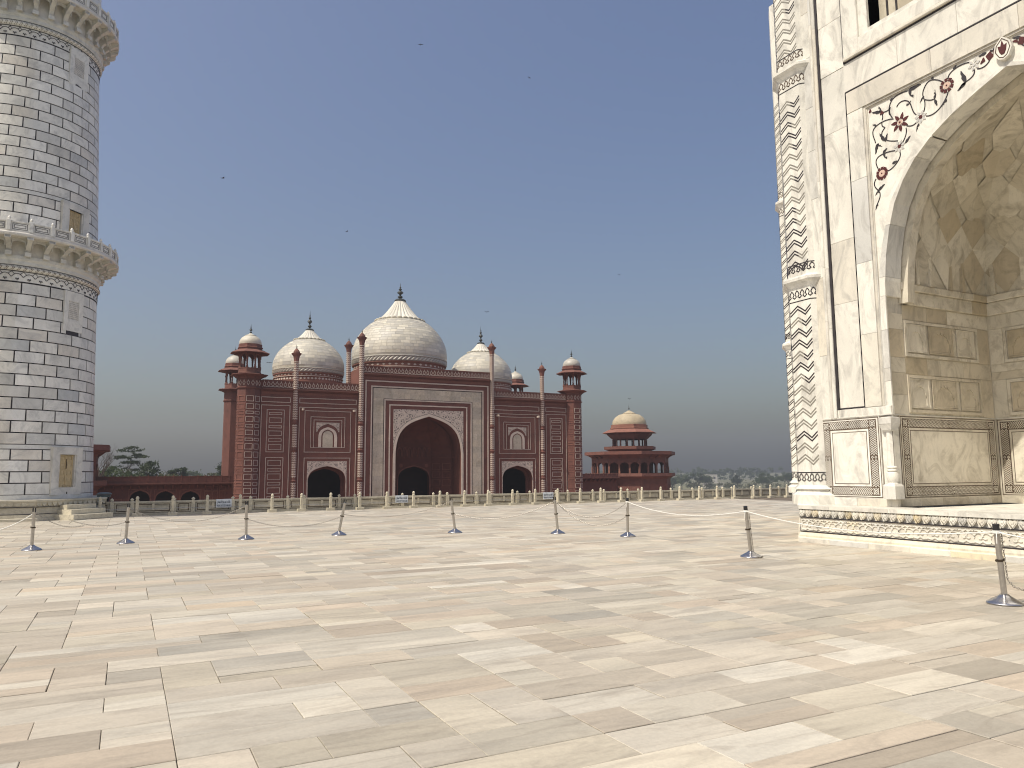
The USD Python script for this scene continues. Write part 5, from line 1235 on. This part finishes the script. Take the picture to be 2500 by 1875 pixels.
tpart('socle_corner', lambda g: g.add([(14.565, 13.28, .79), (23.565, 21.38, .79), (27, 21.38, .79), (15.6, 13.28, .79), (14.565, 13.28, .872), (23.565, 21.38, .872), (27, 21.38, .872), (15.6, 13.28, .872)], [(4, 5, 6, 7), (0, 1, 5, 4), (0, 4, 7, 3)]), t=(.3, .5, .5))
y = 13.25; k = 0
while y > 5.0:   # carved leaves
    u = -y + .093; t = tone(r, (.45, .7)); k += 1
    hp = Polygon([(u, .618), (u + .032, .66), (u + .066, .70), (u + .076, .74), (u + .055, .778), (u + .02, .765), (u, .75), (u - .02, .765), (u - .055, .778), (u - .076, .74), (u - .066, .70), (u - .032, .66)]).buffer(.004)
    g = MB(t); g.fpoly(SO, hp, -.03, .03); q = hp.buffer(-.016); g.fpoly(SO, q, .03, .042)
    lf = obj('leaf_carving', g, M['taj'], tj)
    g = MB(t); g.fpoly(SO, LineString([(u - .092, .775), (u - .088, .70), (u - .06, .64), (u - .045, .612)]).buffer(.008), -.03, .035); g.fpoly(SO, LineString([(u - .03, .745), (u - .012, .70), (u, .735), (u + .012, .70), (u + .03, .745)]).buffer(.005), .03, .053); obj('leaf_stem', g, M['taj'], lf)
    y -= .187
y = 13.2
while y > 5.0:   # scrolled carving of the middle band
    u = -y + .16; g = MB(tone(r, (.5, .7)))
    for s in (-1, 1):
        a0 = r.uniform(-.3, .3); pts = [(u + s * (.02 + .085 * (1 - i / 14) * 1.0) * math.cos(a0 + i * .42) + s * .06, .42 + (.02 + .075 * (1 - i / 14)) * math.sin(a0 + i * .42) + r.uniform(-.004, .004)) for i in range(13)]
        g.fpoly(SO, LineString(pts).buffer(.009), -.01, .014)
    g.fpoly(SO, LineString([(u - .16, .31 + r.uniform(0, .02)), (u - .06, .30), (u, .335), (u + .07, .30), (u + .16, .31)]).buffer(.009), -.01, .014)
    g.fpoly(SO, LineString([(u - .16, .53), (u - .1, .545), (u - .05, .51), (u, .55), (u + .05, .51), (u + .1, .545), (u + .16, .53)]).buffer(.010), -.01, .018)
    g.fpoly(SO, Point(u, .44).buffer(.022, 2), -.01, .018)
    obj('scroll_carving', g, M['taj'], tj); y -= .32
y = 13.29
while y > 3:    # foot stones
    yn = max(2.9, y - r.uniform(.8, 1.5)); g = MB(tone(r, (.35, .65))); g.fbox(SO, -y + .004, -yn - .004, -.01, .118, -.02, .082, bev=.012); obj('foot_stone', g, M['taj'], tj); y = yn
# ------------------------------------------------------------------ the parapet along the platform's edge
YP = 36.62
pp = thing('marble_parapet', 'low weathered marble parapet with framed panels along the far edge of the platform', 'parapet', (18, YP, 0))
FP = frameY(0, YP); r = rng(61)
def ppart(name, fn, mat='rail', parent=None, t=None):
    g = MB(t or tone(r, (.3, .65))); fn(g); return obj(name, g, M[mat], parent or pp)
ppart('base_course', lambda g: (g.fbox(FP, -2.5, 62, -.02, .05, -.22, .14), g.fbox(FP, -2.5, 62, .05, .10, -.18, .09)), t=(.7, .35, .5))
def post(u):
    p = ppart('parapet_post', lambda g: (g.fbox(FP, u - .08, u + .08, .1, .60, -.11, .075, bev=.01), g.lathe(u, YP + .015, [(.075, .60), (.05, .615), (.05, .63), (.075, .655), (.07, .69), (.035, .715), (.015, .74), (0, .745)], 10)), t=(.1, .6, r.random()))
def panel(u0, u1, long_):
    g = MB((.5, .5, r.random())); g.fbox(FP, u0, u1, .1, .52, -.08, .0); g.fbox(FP, u0, u1, .52, .60, -.10, .05)
    p = obj('parapet_panel', g, M['rail'], pp)
    ppart('panel_moulding', lambda g: (g.frame(FP, u0 + .05, u1 - .05, .125, .505, .03, 0, .028), g.frame(FP, u0 + .13, u1 - .13, .20, .43, .022, 0, .022)), parent=p)
    ppart('panel_line', lambda g: (g.frame(FP, u0 + .085, u1 - .085, .16, .47, .03, 0, .006), g.fbox(FP, u0, u1, .495, .52, 0, .012), g.fbox(FP, u0, u1, .1, .125, 0, .012)), 'brown', p)
    if long_:
        u = (u0 + u1) / 2; ppart('panel_stud', lambda g: g.fbox(FP, u - .05, u + .05, .2, .50, 0, .045), parent=p, t=(.1, .55, .3))
k = 0
while -.5 + 2.44 * k < 60:
    a, b, c = -.5 + 2.44 * k, .27 + 2.44 * k, 1.94 + 2.44 * k
    post(a); post(b); panel(a + .08, b - .08, False); panel(b + .08, c - .08, True); k += 1
panel(-2.2, -.58, True)
# free-standing posts in front of it, one behind the other's place
WORDS = {}
PX = [-.92 + 1.385 * i for i in range(5)] + [6.0, 7.33, 8.70, 10.08, 11.45, 12.84, 14.22, 15.60, 16.96, 18.36, 19.76, 21.2, 22.6, 24.0, 25.42, 26.84, 28.26, 29.7, 31.14, 32.6, 34.05, 35.6, 37.1, 38.6, 40.1]
GROUPP = 'free-standing marble posts in front of the parapet'
def lab(i):
    n = ['first', 'second', 'third', 'fourth', 'fifth', 'sixth', 'seventh', 'eighth', 'ninth', 'tenth', 'eleventh', 'twelfth', 'thirteenth', 'fourteenth', 'fifteenth', 'sixteenth', 'seventeenth', 'eighteenth', 'nineteenth', 'twentieth',
         'twenty-first', 'twenty-second', 'twenty-third', 'twenty-fourth', 'twenty-fifth', 'twenty-sixth', 'twenty-seventh', 'twenty-eighth', 'twenty-ninth', 'thirtieth'][i]
    wh = 'shaded marble post beside the minaret' if i < 5 else 'marble post before the mosque' if i < 17 else 'sunlit marble post towards the tomb'
    return f'{wh}, {n} free-standing post from the minaret'
first = thing('marble_post', lab(0), 'post', (PX[0], 35.95, 0), GROUPP)
x, y = PX[0], 35.95; fr = frameY(x, y)
g = MB((.1, .6, .3)); g.fbox(fr, -.062, .062, .12, .64, -.062, .062, bev=.014)
g.lathe(x, y, [(.07, .64), (.075, .66), (.06, .68), (.055, .70), (.068, .73), (.066, .78), (.045, .815), (.02, .838), (0, .845)], 12)
obj('shaft', g, M['rail'], first)
g = MB((.2, .5, .5)); g.fbox(fr, -.19, .19, -.01, .125, -.11, .13, bev=.01); obj('block_foot', g, M['rail'], first)
for i, x in enumerate(PX[1:], 1):
    copy(first, (x, 35.95 + .05 * math.sin(i * 2.1), 0), lab(i), 2.5 * math.sin(i * 1.7))
for i, (x0, x1) in enumerate(((-.9, 19.7),)):
    g = MB(); g.tube([(x0, 35.95, .30), (x1, 35.95, .30)], .012, 6); obj('handrail', g, M['steel'], label='thin metal rail threaded through the posts before the parapet', cat='rail', loc=(10, 35.95, .3))
# notice boards on the parapet
def sign(x0, label, hindi, eng):
    t = thing('notice_board', label, 'sign', (x0 + .33, YP - .09, .25)); fr = frameY(x0, YP - .075)
    g = MB(); g.fbox(fr, 0, .66, .245, .625, 0, .012, bev=.003); obj('board', g, M['sign'], t)
    g = MB(); m = meshkit.text_mesh(eng, .065, .003, True); w = m.bounds[1][0]; m.apply_scale((.58 / w, 1.1, 1)); v = m.vertices
    g.add(np.stack([x0 + .04 + v[:, 0], YP - .087 - v[:, 2], .305 + v[:, 1]], 1), m.faces); obj('lettering', g, M['signtext'], t)
    g = MB(); sc = .58 / sum(hw for hw, _ in hindi); u = .04
    for hw, glyphs in hindi:     # Devanagari words: a head line with letters hung below it
        W = (hw - .45) * sc; g.fbox(fr, u, u + W, .505, .517, .012, .015)
        n = len(glyphs)
        for i, ch in enumerate(glyphs):
            c = u + (i + .5) * W / n; s = W / n
            if 'b' in ch: g.fbox(fr, c + .28 * s, c + .28 * s + .010, .435, .51, .012, .015)
            if 'o' in ch: g.fpoly(fr, Point(c - .08 * s, .470).buffer(.024, 4).difference(Point(c - .08 * s, .470).buffer(.012, 4)), .012, .015)
            if 'c' in ch: g.fpoly(fr, LineString([(c - .3 * s, .50), (c - .3 * s, .46), (c, .45), (c + .25 * s, .465)]).buffer(.0055), .012, .015)
            if 't' in ch: g.fpoly(fr, LineString([(c - .25 * s, .555), (c, .53), (c + .1 * s, .512)]).buffer(.0055), .012, .015)
            if 'd' in ch: g.fpoly(fr, Point(c, .552).buffer(.009, 3), .012, .015)
            if 'u' in ch: g.fpoly(fr, LineString([(c - .2 * s, .42), (c, .41), (c + .15 * s, .43)]).buffer(.0055), .012, .015)
        u += hw * sc
    obj('hindi_lettering', g, M['signtext'], t)
HW = [(4.0, ['cbu', 'cb', 'ob']), (4.4, ['ct', 'cbt', 'bd', 'o']), (2.4, ['cb', 'c']), (1.6, ['cb']), (3.0, ['bot', 'otd'])]
ENG = "PLEASE DON'T SIT ON RAILING"
sign(3.66, 'white notice board on the parapet below the corner tower of the mosque', HW, ENG)
sign(12.08, 'white notice board on the parapet below the great arch of the mosque', HW, ENG)
sign(20.57, 'white notice board on the parapet between shade and sunlit stretch', HW, ENG)
# grey cabinet at the end of the parapet
t = thing('grey_cabinet', 'grey-green metal cabinet with domed cap beside the minaret steps', 'cabinet', (-.82, 37.45, 0))
cx, cy = -.83, 37.4
g = MB(); g.box(cx - .2, cx + .2, cy - .2, cy + .2, -.02, .80); obj('body', g, M['cabinet'], t)
for k in (-1, 1):
    g = MB(); g.box(cx + k * .15 - .05, cx + k * .15 + .05, cy - .215, cy - .19, .55, .80); obj('slot', g, M['blackcap'], t)
g = MB(); g.box(cx - .26, cx + .26, cy - .26, cy + .26, .80, .87); g.lathe(cx, cy, [(.42, .90), (.42, .925), (.34, .965), (.2, .99), (0, 1.0)], 4, PI / 4, cap=(True, False)); obj('cap', g, M['cabinet'], t)

# ------------------------------------------------------------------ rope barrier in the foreground
POSTS = [((-1.88, 20.84), (.014, -.134, .952)), ((.06, 21.67), (.028, -.145, .978)), ((2.91, 21.28), (-.037, -.112, .984)), ((5.39, 21.27), (.128, -.195, .969)), ((8.51, 20.31), (-.163, -.05, .997)), ((10.86, 18.47), (-.14, -.063, 1.005)),
         ((11.95, 16.66), (-.058, -.106, 1.017)), ((11.18, 11.43), (-.157, -.054, 1.007)), ((10.05, 5.89), (-.159, -.053, 1.006))]
TOPS, MIDS = [], []
PL_ = ['steel barrier post in front of the minaret base, leftmost of the row', 'steel barrier post right of the minaret steps, second from the left', 'upright steel barrier post below the corner tower of the mosque, third from the left', 'steel barrier post leaning right before the arcade wing, fourth from the left',
       'steel barrier post leaning left below the great arch, fifth from the left', 'steel barrier post leaning slightly left below the right wing of the mosque', 'upright steel barrier post with white rope tied at its top, before the corner pavilion', 'steel barrier post with a chain hanging down its side, before the zigzag pilaster', 'largest steel barrier post with bolted clamp, nearest the camera at the right edge']
for i, ((x, y), tv) in enumerate(POSTS):
    t = thing('barrier_post', PL_[i], 'barrier post', (x, y, 0), 'barrier posts across the platform'); ax = A(*tv); ax /= np.linalg.norm(ax); H = np.linalg.norm(tv); b = A(x, y, .09)
    g = MB(); g.lathe(x, y, [(0, .004), (.205, .004), (.21, .012), (.205, .024), (.17, .045), (.11, .078), (.065, .105), (.05, .122), (0, .124)], 36); obj('base_plate', g, M['chrome'], t, 50)
    g = MB(); g.tube([b + ax * q for q in (0, .3, .6, H - .16)], .036, 16); obj('pole', g, M['steel'], t, 40)
    g = MB()
    e1 = np.cross(ax, A(.45, .89, 0)); e1 /= np.linalg.norm(e1); e2 = np.cross(ax, e1)
    cp = [b + ax * (H - .17), b + ax * (H - .09)]
    if i >= 6: g.tube(cp, .040, 16)
    else:
        for a in (0, PI): o = (e1 * math.cos(a) + e2 * math.sin(a)) * .027; g.tube([cp[0] + o, cp[1] + o + ax * .02], .014, 8)
    obj('cap', g, M['blackcap'], t)
    m = b + ax * (.46 * H); g = MB(); g.tube([m - e1 * .055, m + e1 * .055], .017, 8); g.tube([m - ax * .015, m + ax * .015], .039, 16); obj('clamp', g, M['iron'], t)
    TOPS.append(b + ax * (H - .19)); MIDS.append(m)
def sagged(a, b, sag, n=40):
    q = np.linspace(0, 1, n)[:, None]; p = a * (1 - q) + b * q; p[:, 2:] -= sag * 4 * q * (1 - q); return p
def chain_mesh(path, link=.034, wire=.0042):
    d = np.r_[0, np.cumsum(np.linalg.norm(np.diff(path, axis=0), axis=1))]; n = max(2, int(d[-1] / (link * .74))); g = MB()
    for i in range(n):
        s = (i + .5) / n * d[-1]; c = A(*[np.interp(s, d, path[:, k]) for k in range(3)]); e = A(*[np.interp(min(d[-1], s + .02), d, path[:, k]) for k in range(3)]) - A(*[np.interp(max(0, s - .02), d, path[:, k]) for k in range(3)])
        e /= np.linalg.norm(e) + 1e-9; up = A(0, 0, 1) if abs(e[2]) < .9 else A(1, 0, 0); s1 = np.cross(e, up); s1 /= np.linalg.norm(s1); s2 = np.cross(e, s1)
        w = s1 if i % 2 else s2; nrm = np.cross(e, w); rs = []
        for k in range(8):
            a = 2 * PI * k / 8; ctr = c + e * math.cos(a) * link / 2 + w * math.sin(a) * link * .30; out = e * math.cos(a) + w * math.sin(a)
            rs.append([ctr + wire * (math.cos(q) * out + math.sin(q) * nrm) for q in (0, 2.09, 4.19)])
        g.rings(rs + rs[:1])
    return g
def add_chain(path, label): obj('chain', chain_mesh(path), M['chain'], label=label, cat='chain', loc=path[len(path) // 2], group='chains hanging between the barrier posts')
T_, m_ = TOPS, MIDS
add_chain(sagged(m_[0] + A(.05, 0, .33), A(-.86, 21.25, .50), .14), 'short slack loop of chain beside the leftmost barrier post')
add_chain(sagged(A(-1.18, 21.15, .66), m_[1], .12), 'sagging chain between the first and second barrier posts')
add_chain(sagged(T_[1], T_[2], .37), 'sagging chain between the second and third barrier posts')
add_chain(sagged(m_[2], m_[3], .25), 'deeply sagging chain between the third post and the post leaning right')
add_chain(sagged(m_[3] + A(0, 0, .05), T_[4], .22), 'chain rising from the post leaning right to the post below the great arch')
add_chain(sagged(m_[4], T_[5], .30), 'chain rising from the post leaning left to the post below the right wing')
add_chain(sagged(T_[5], T_[6], .43), 'upper chain between the sixth and seventh barrier posts')
add_chain(sagged(T_[5] + A(.02, -.03, .0), m_[6], .45), 'lower chain nearly touching the ground between the sixth and seventh posts')
p = T_[7] + A(.05, -.03, -.05); q = np.vstack([np.linspace(p, p + A(.10, .02, -.80), 14), [p + A(.16, .0, -.87), p + A(.22, -.02, -.90), (p[0] + .26, p[1] - .06, .02), (p[0] + .14, p[1] - .14, .015), (p[0] + .03, p[1] - .2, .012)]])
add_chain(q, 'chain hanging straight down the side of the post before the zigzag pilaster')
p = m_[8]; add_chain(np.vstack([np.linspace(T_[8] + A(.045, -.03, -.03), m_[8] + A(.06, -.04, -.25), 16), [m_[8] + A(.1, -.09, -.33), m_[8] + A(.2, -.18, -.38), m_[8] + A(.4, -.36, -.40)]]), 'chain hanging down the nearest post and trailing out of the frame')
def add_rope(path, rad, label, knot=None):
    t = thing('rope', label, 'rope', path[len(path) // 2], 'ropes tied between the barrier posts'); g = MB(); g.tube(path, rad, 8); obj('strand', g, M['rope'], t, 60)
    if knot is not None:
        g = MB()
        for dz in (-.012, 0, .012): a = np.linspace(0, 2 * PI, 14); g.tube(np.stack([knot[0] + .041 * np.cos(a), knot[1] + .041 * np.sin(a), np.full(14, knot[2] + dz)], 1), .0085, 6)
        g.tube([knot + A(-.04, -.02, 0), knot + A(-.06, -.03, -.06), knot + A(-.065, -.03, -.14)], .006, 6); obj('knot', g, M['rope'], t)
add_rope(sagged(T_[6], T_[7], .20), .0085, 'white rope sagging between the upright post and the post before the pilaster', T_[6])
add_rope(sagged(T_[7], T_[8], .17), .0085, 'white rope crossing before the carved socle to the nearest post', T_[7])
add_rope(sagged(T_[8], A(9.0, 2.2, .85), .1), .0085, 'white rope running from the nearest post out of the frame', T_[8])
add_rope(sagged(T_[0], A(-4.0, 21.3, .85), .42), .011, 'grey rope sagging from the leftmost post out of the frame')

# ------------------------------------------------------------------ trees
def crown(n, size, vol, seed, clump=60, leaf=.35, flat=.6, gap=.25):
    """Leaf-sized faces gathered in clumps over a set of ellipsoids (centre, radii)."""
    rs = np.random.RandomState(seed); V, F_, T0 = [], [], []; k = 0
    w = np.array([v[1][0] * v[1][1] + v[1][2] for v in vol]); w = w / w.sum()
    nc = max(3, n // clump)
    for c in range(nc):
        ce, ra = vol[rs.choice(len(vol), p=w)]; d = rs.normal(size=3); d /= np.linalg.norm(d); d[2] = abs(d[2]) * .9 - .25
        pc = np.array(ce) + d * np.array(ra) * rs.uniform(.55, 1.0)
        cs = size * rs.uniform(.5, 1.1); light = rs.uniform(0, 1)
        for i in range(clump):
            o = rs.normal(size=3) * [cs, cs, cs * flat] * .5; p = pc + o; a, b = rs.normal(size=3), rs.normal(size=3); a /= np.linalg.norm(a); b -= a * (a @ b); b /= np.linalg.norm(b); s = leaf * rs.uniform(.6, 1.3)
            V += [p - a * s * .5, p + b * s * .35, p + a * s * .6, p - b * s * .3]; F_.append((k, k + 1, k + 2, k + 3)); k += 4
            tt = np.clip(light * .7 + .3 * rs.uniform(), 0, 1); T0 += [(tt, .5, 0)] * 4
    g = MB(); f = np.array(F_); g.V, g.F, g.T, g.n = [np.array(V)], [np.vstack([f[:, [0, 1, 2]], f[:, [0, 2, 3]]])], [np.array(T0)], k
    return g
def limbs(g, base, top, r0, seed, n=6, depth=3, spread=.9, up=.5, blen=None):
    rs = random.Random(seed)
    def grow(p, d, L, rad, dep):
        pts = [p]; q = p.copy(); dd = d.copy()
        for i in range(4):
            dd = dd + A(rs.uniform(-.18, .18), rs.uniform(-.18, .18), rs.uniform(-.05, .12)); dd /= np.linalg.norm(dd); q = q + dd * L / 4; pts.append(q.copy())
        g.tube(pts, np.linspace(rad, rad * .55, 5), 5)
        if dep:
            for i in range(rs.choice((2, 3, 3))):
                a = rs.uniform(0, 6.28); nd = dd + spread * A(math.cos(a), math.sin(a), up * rs.uniform(-.2, 1)); nd /= np.linalg.norm(nd)
                grow(pts[rs.choice((2, 3, 4, 4))].copy(), nd, L * rs.uniform(.55, .8), rad * .5, dep - 1)
    b, t = A(*base), A(*top); d = t - b; L = np.linalg.norm(d); g.tube([b, b + d * .5, t], [r0, r0 * .8, r0 * .65], 8)
    for i in range(n):
        a = 2 * PI * i / n + rs.uniform(-.4, .4); nd = d / L + spread * A(math.cos(a), math.sin(a), up * rs.uniform(0, .6)); nd /= np.linalg.norm(nd)
        grow(b + d * rs.uniform(.75, 1.0), nd, (blen or L * .45) * rs.uniform(.8, 1.15), r0 * .5, depth)
    return g
GZ = -7.0
def tree(name, label, x, y, top, vol, n, leaf, mat, seed, trunk_top, r0=.35, size=1.8, bare=False, spread=.9, up=.5, flat=.6, gz=GZ, clump=60, dep=2, nl=6, group=None, blen=1.6):
    t = thing(name, label, 'tree', (x, y, gz), group)
    g = MB(); limbs(g, (x, y, gz), trunk_top, r0, seed, nl, dep, spread, up, blen); obj('trunk', g, M['bark'], t)
    if not bare:
        v = [((x + c[0], y + c[1], c[2]), tuple(q * 1.25 for q in ra)) for c, ra in vol]; obj('crown', crown(n, size, v, seed, clump, leaf, flat), M[mat], t)
tree('bare_tree', 'leafless tree with fine branches rising behind the pavilion beside the minaret', -4.4, 165, 9, None, 0, 0, '', 5, (-4.6, 165, 2.2), .32, bare=True, spread=.7, up=.9, dep=5, nl=7, blen=2.3)
tree('spreading_tree', 'tall tree with layered spreading crown against the sky, left of the mosque', .6, 190, 8.7, [((0, 0, 7.4), (2.2, 2.2, 1.0)), ((-1.6, 0, 5.6), (1.7, 1.7, .8)), ((1.6, 0, 6.0), (1.9, 1.9, .8)), ((2.9, 0, 4.2), (.8, .9, .5)), ((-2.2, 0, 3.4), (1.3, 1.3, .6)), ((.2, 0, 4.6), (1.9, 1.9, .8)), ((1.6, 0, 2.9), (1.4, 1.2, .5))], 2400, .36, 'leafdark', 7, (.3, 190, 2.8), .32, size=.8, flat=.35, clump=30, dep=2)
tree('leafy_tree', 'dark leafy tree just right of the tall spreading tree', 4.3, 184, 5.2, [((0, 0, 2.6), (1.7, 1.5, 1.9)), ((-1.2, 0, 1.2), (1.7, 1.5, 1.5)), ((1.0, 0, 1.0), (1.4, 1.2, 1.2)), ((.6, 0, 4.2), (.9, .8, .9))], 2600, .38, 'leafdark', 9, (4.2, 184, 1.0), .3, size=1.0, clump=40)
tree('bushy_tree', 'broad green bushy tree at the foot of the spreading tree', -2.2, 175, 4.1, [((0, 0, 1.5), (3.2, 2.5, 2.2)), ((2.6, 0, .8), (2.0, 2, 1.6)), ((-2.8, 0, 1.0), (2.0, 2, 1.9))], 3600, .36, 'leaf', 13, (-2.2, 175, -1), .3, size=1.3)
tree('round_tree', 'pale green rounded tree behind the arcade, left of the small dark pair', 7.6, 200, 2.4, [((0, 0, .4), (3.2, 2.4, 1.9)), ((-2.6, 0, -.2), (2.2, 2, 1.7))], 2600, .4, 'leafdry', 15, (7.6, 200, -2), .28, size=1.3)
tree('small_tree', 'small dark tree with a ragged crown, left one of a pair above the arcade', 11.2, 230, 3.7, [((0, 0, 2.2), (.8, .8, 1.3)), ((.9, 0, 1.2), (.8, .8, .8))], 800, .42, 'leafdark', 17, (11.3, 230, .5), .22, size=.8, clump=30)
tree('small_tree', 'small dark tree with a flat top, right one of a pair above the arcade', 13.5, 230, 4.2, [((0, 0, 3.0), (1.6, 1.3, .9)), ((.6, 0, 1.8), (1.0, .9, .8))], 1100, .42, 'leafdark', 19, (13.4, 230, 1.0), .24, size=.8, clump=30)
tree('low_tree', 'low green tree behind the arcade below the small dark pair', 12.5, 215, 1.6, [((0, 0, -.6), (5.0, 3, 1.6)), ((4, 0, -.8), (3.0, 2.4, 1.4)), ((-4, 0, -.8), (2.6, 2, 1.3))], 3000, .42, 'leaf', 23, (12.5, 215, -3), .28, size=1.4)
tree('wide_tree', 'wide yellow-green tree behind the arcade close to the mosque', 19.0, 226, 2.6, [((0, 0, .1), (4.0, 3, 2.0)), ((3.4, 0, .8), (2.4, 2, 1.7)), ((-3.0, 0, -.5), (2.4, 2, 1.4))], 3200, .42, 'leafdry', 25, (19, 226, -2), .3, size=1.4)
tree('tall_tree', 'dark green tree partly hidden by the left edge of the mosque', 23.3, 215, 5.6, [((0, 0, 3.0), (1.7, 1.5, 2.4)), ((-1.2, 0, 1.0), (1.5, 1.3, 1.6)), ((1, 0, .5), (1.6, 1.4, 2))], 2600, .42, 'leafdark', 27, (23.2, 215, 1), .3, size=1.0)
tree('distant_tree', 'faint grey-green tree in the gap above the arcade, farthest of that row', 27.9, 400, 4.3, [((0, 0, 1), (4.2, 3, 3.2)), ((-3, 0, -1), (3, 3, 2.4))], 1600, .8, 'leaf', 29, (27.9, 400, -2), .4, size=2.0)
# the far bank of the river, seen between the corner pavilion and the tomb
FAR = [(470, 580, 13, 1.0, 'wide faint tree on the far bank right beside the corner pavilion'), (498, 600, 15, 1.2, 'rounded grey tree on the far bank, nearest to the corner pavilion but one'), (520, 600, 18, 1.3, 'broad dark tree on the far bank, largest of the middle pair'),
       (541, 612, 15, .8, 'narrow faint tree on the far bank before the pale houses'), (563, 590, 14.5, .7, 'upright dark tree with bare stem standing alone on the far bank'), (588, 580, 12, 1.2, 'low green tree on the far bank near the zigzag pilaster'),
       (603, 590, 17, 1.2, 'tall rounded tree on the far bank close to the zigzag pilaster'), (625, 585, 16, 1.3, 'green tree on the far bank touching the zigzag pilaster'), (646, 600, 17, 1.3, 'dark tree on the far bank behind the edge of the zigzag pilaster')]
for i, (x, y, h, w, lb) in enumerate(FAR):
    rs = rng(100 + i); z = -16; th = h * .35
    vol = [((0, 0, z + h * .66), (h * .42 * w, h * .36 * w, h * .34)), ((h * .25 * w, 0, z + h * .5), (h * .3 * w, h * .3 * w, h * .24)), ((-h * .28 * w, 0, z + h * .52), (h * .3 * w, h * .3 * w, h * .22))]
    tree('far_tree', lb, x, y, 0, vol, 1500, 1.2, 'leafdark' if i in (2, 4) else 'leaf', 200 + i, (x, y, z + th), .5, size=3.0, gz=z, dep=1, nl=4, group='trees on the far bank', blen=h * .3)
# woods further off that read as one mass, and the grassy bank
def mass(name, x0, x1, y0, y1, h, n, seed, leaf, mat, label):
    rs = np.random.RandomState(seed); vol = []
    for i in range(n):
        q = rs.uniform(); hh = h * rs.uniform(.6, 1.2); vol.append(((x0 + (x1 - x0) * q + rs.uniform(-8, 8), y0 + (y1 - y0) * q + rs.uniform(-20, 20), -16 + hh * .45), (hh * rs.uniform(.6, 1.0), hh * .6, hh * .55)))
    obj(name, crown(n * 260, 4.0, vol, seed, 50, leaf, .7), M[mat], label=label, cat='woodland', kind='stuff')
mass('far_wood', 600, 1150, 1080, 820, 27, 60, 301, 2.4, 'leaf', 'hazy belt of trees along the horizon between the pavilion and the tomb')
mass('near_scrub', 450, 700, 640, 520, 7, 40, 303, 1.2, 'leafdry', 'low green scrub on the far bank below the trees')
mass('garden_wood', -40, 75, 330, 330, 12, 22, 305, 1.0, 'leaf', 'green belt of garden trees behind the arcade left of the mosque')
for i, (x, y, w, h, lb) in enumerate(((566, 640, 7, 7, 'small pale house half hidden by trees on the far bank'), (800, 900, 26, 13, 'distant pale building above the far wood'), (595, 650, 6, 5, 'small pale house right of the lone upright tree'))):
    t = thing('far_house', lb, 'house', (x, y, -16)); fr = frameA(x, y, -.6, -16)
    g = MB(); g.fbox(fr, -w / 2, w / 2, 0, h, -6, 0); obj('wall', g, M['house'], t)
    g = MB(); g.fbox(fr, -w / 2 - .4, w / 2 + .4, h, h + .5, -6.4, .4); obj('roof', g, M['house'], t)
    for k in range(3):
        u = -w / 2 + (k + .5) * w / 3; g = MB(); g.fbox(fr, u - w * .06, u + w * .06, h * .5, h * .75, -.05, .04); obj('window', g, M['blackcap'], t)
# birds
for i, (x, y, z, s, a, lb) in enumerate(((9.3, 100, 39.9, 1.0, .4, 'small bird in the open sky right of the minaret'), (36.2, 100, 65.5, 1.0, 1.2, 'highest small bird near the top of the sky'), (54.7, 100, 64.8, .8, 2.0, 'faint bird high in the sky right of the highest one'), (25.6, 100, 35.1, .8, .2, 'small bird above the great dome'),
                                       (47, 100, 25.7, .9, .9, 'small bird above the right dome of the mosque'), (15.0, 95, 15.4, .9, 1.6, 'bird flying between the corner tower and the left dome'), (71.3, 100, 34.3, .6, .5, 'faint bird in the sky above the corner pavilion'), (96, 132, 17.4, 1.1, 1.5, 'bird gliding just above the spike of the corner pavilion'))):
    t = thing('bird', lb, 'bird', (x, y, z)); R = lambda p: A(x + s * (p[0] * math.cos(a) - p[1] * math.sin(a)), y + s * (p[0] * math.sin(a) + p[1] * math.cos(a)), z + s * p[2])
    g = MB(); g.tube([R(A(-.18, 0, .0)), R(A(-.08, 0, .01)), R(A(.06, 0, .02)), R(A(.16, 0, .03)), R(A(.22, 0, .03))], [.012 * s, .05 * s, .055 * s, .03 * s, .008 * s], 8); g.add([R(A(-.16, 0, 0)), R(A(-.32, .06, 0)), R(A(-.32, -.06, 0))], [(0, 1, 2)]); obj('body', g, M['bird'], t)
    for k in (-1, 1):
        g = MB(); w = [R(A(.08, k * .03, .03)), R(A(.10, k * .22, .10)), R(A(.02, k * .42, .07)), R(A(-.05, k * .22, .09)), R(A(-.07, k * .03, .02))]; g.add(w + [p + A(0, 0, .012) for p in w], [(0, 1, 2), (0, 2, 3), (0, 3, 4), (5, 6, 7), (5, 7, 8), (5, 8, 9)]); obj('wing', g, M['bird'], t)
# ------------------------------------------------------------------ hazy air
HAZE = 0.0005
if HAZE:
    hz = usdkit.material(stage, '/World/Looks/haze', {'v': ('principled_volume', {'color': (.62, .64, .67), 'density': HAZE, 'anisotropy': .5})}, [], volume='v.volume')
    g = MB(); g.box(-700, 1500, -500, 1500, -17.2, 90); obj('haze', g, hz, label='thin pale haze in the air', kind='stuff')
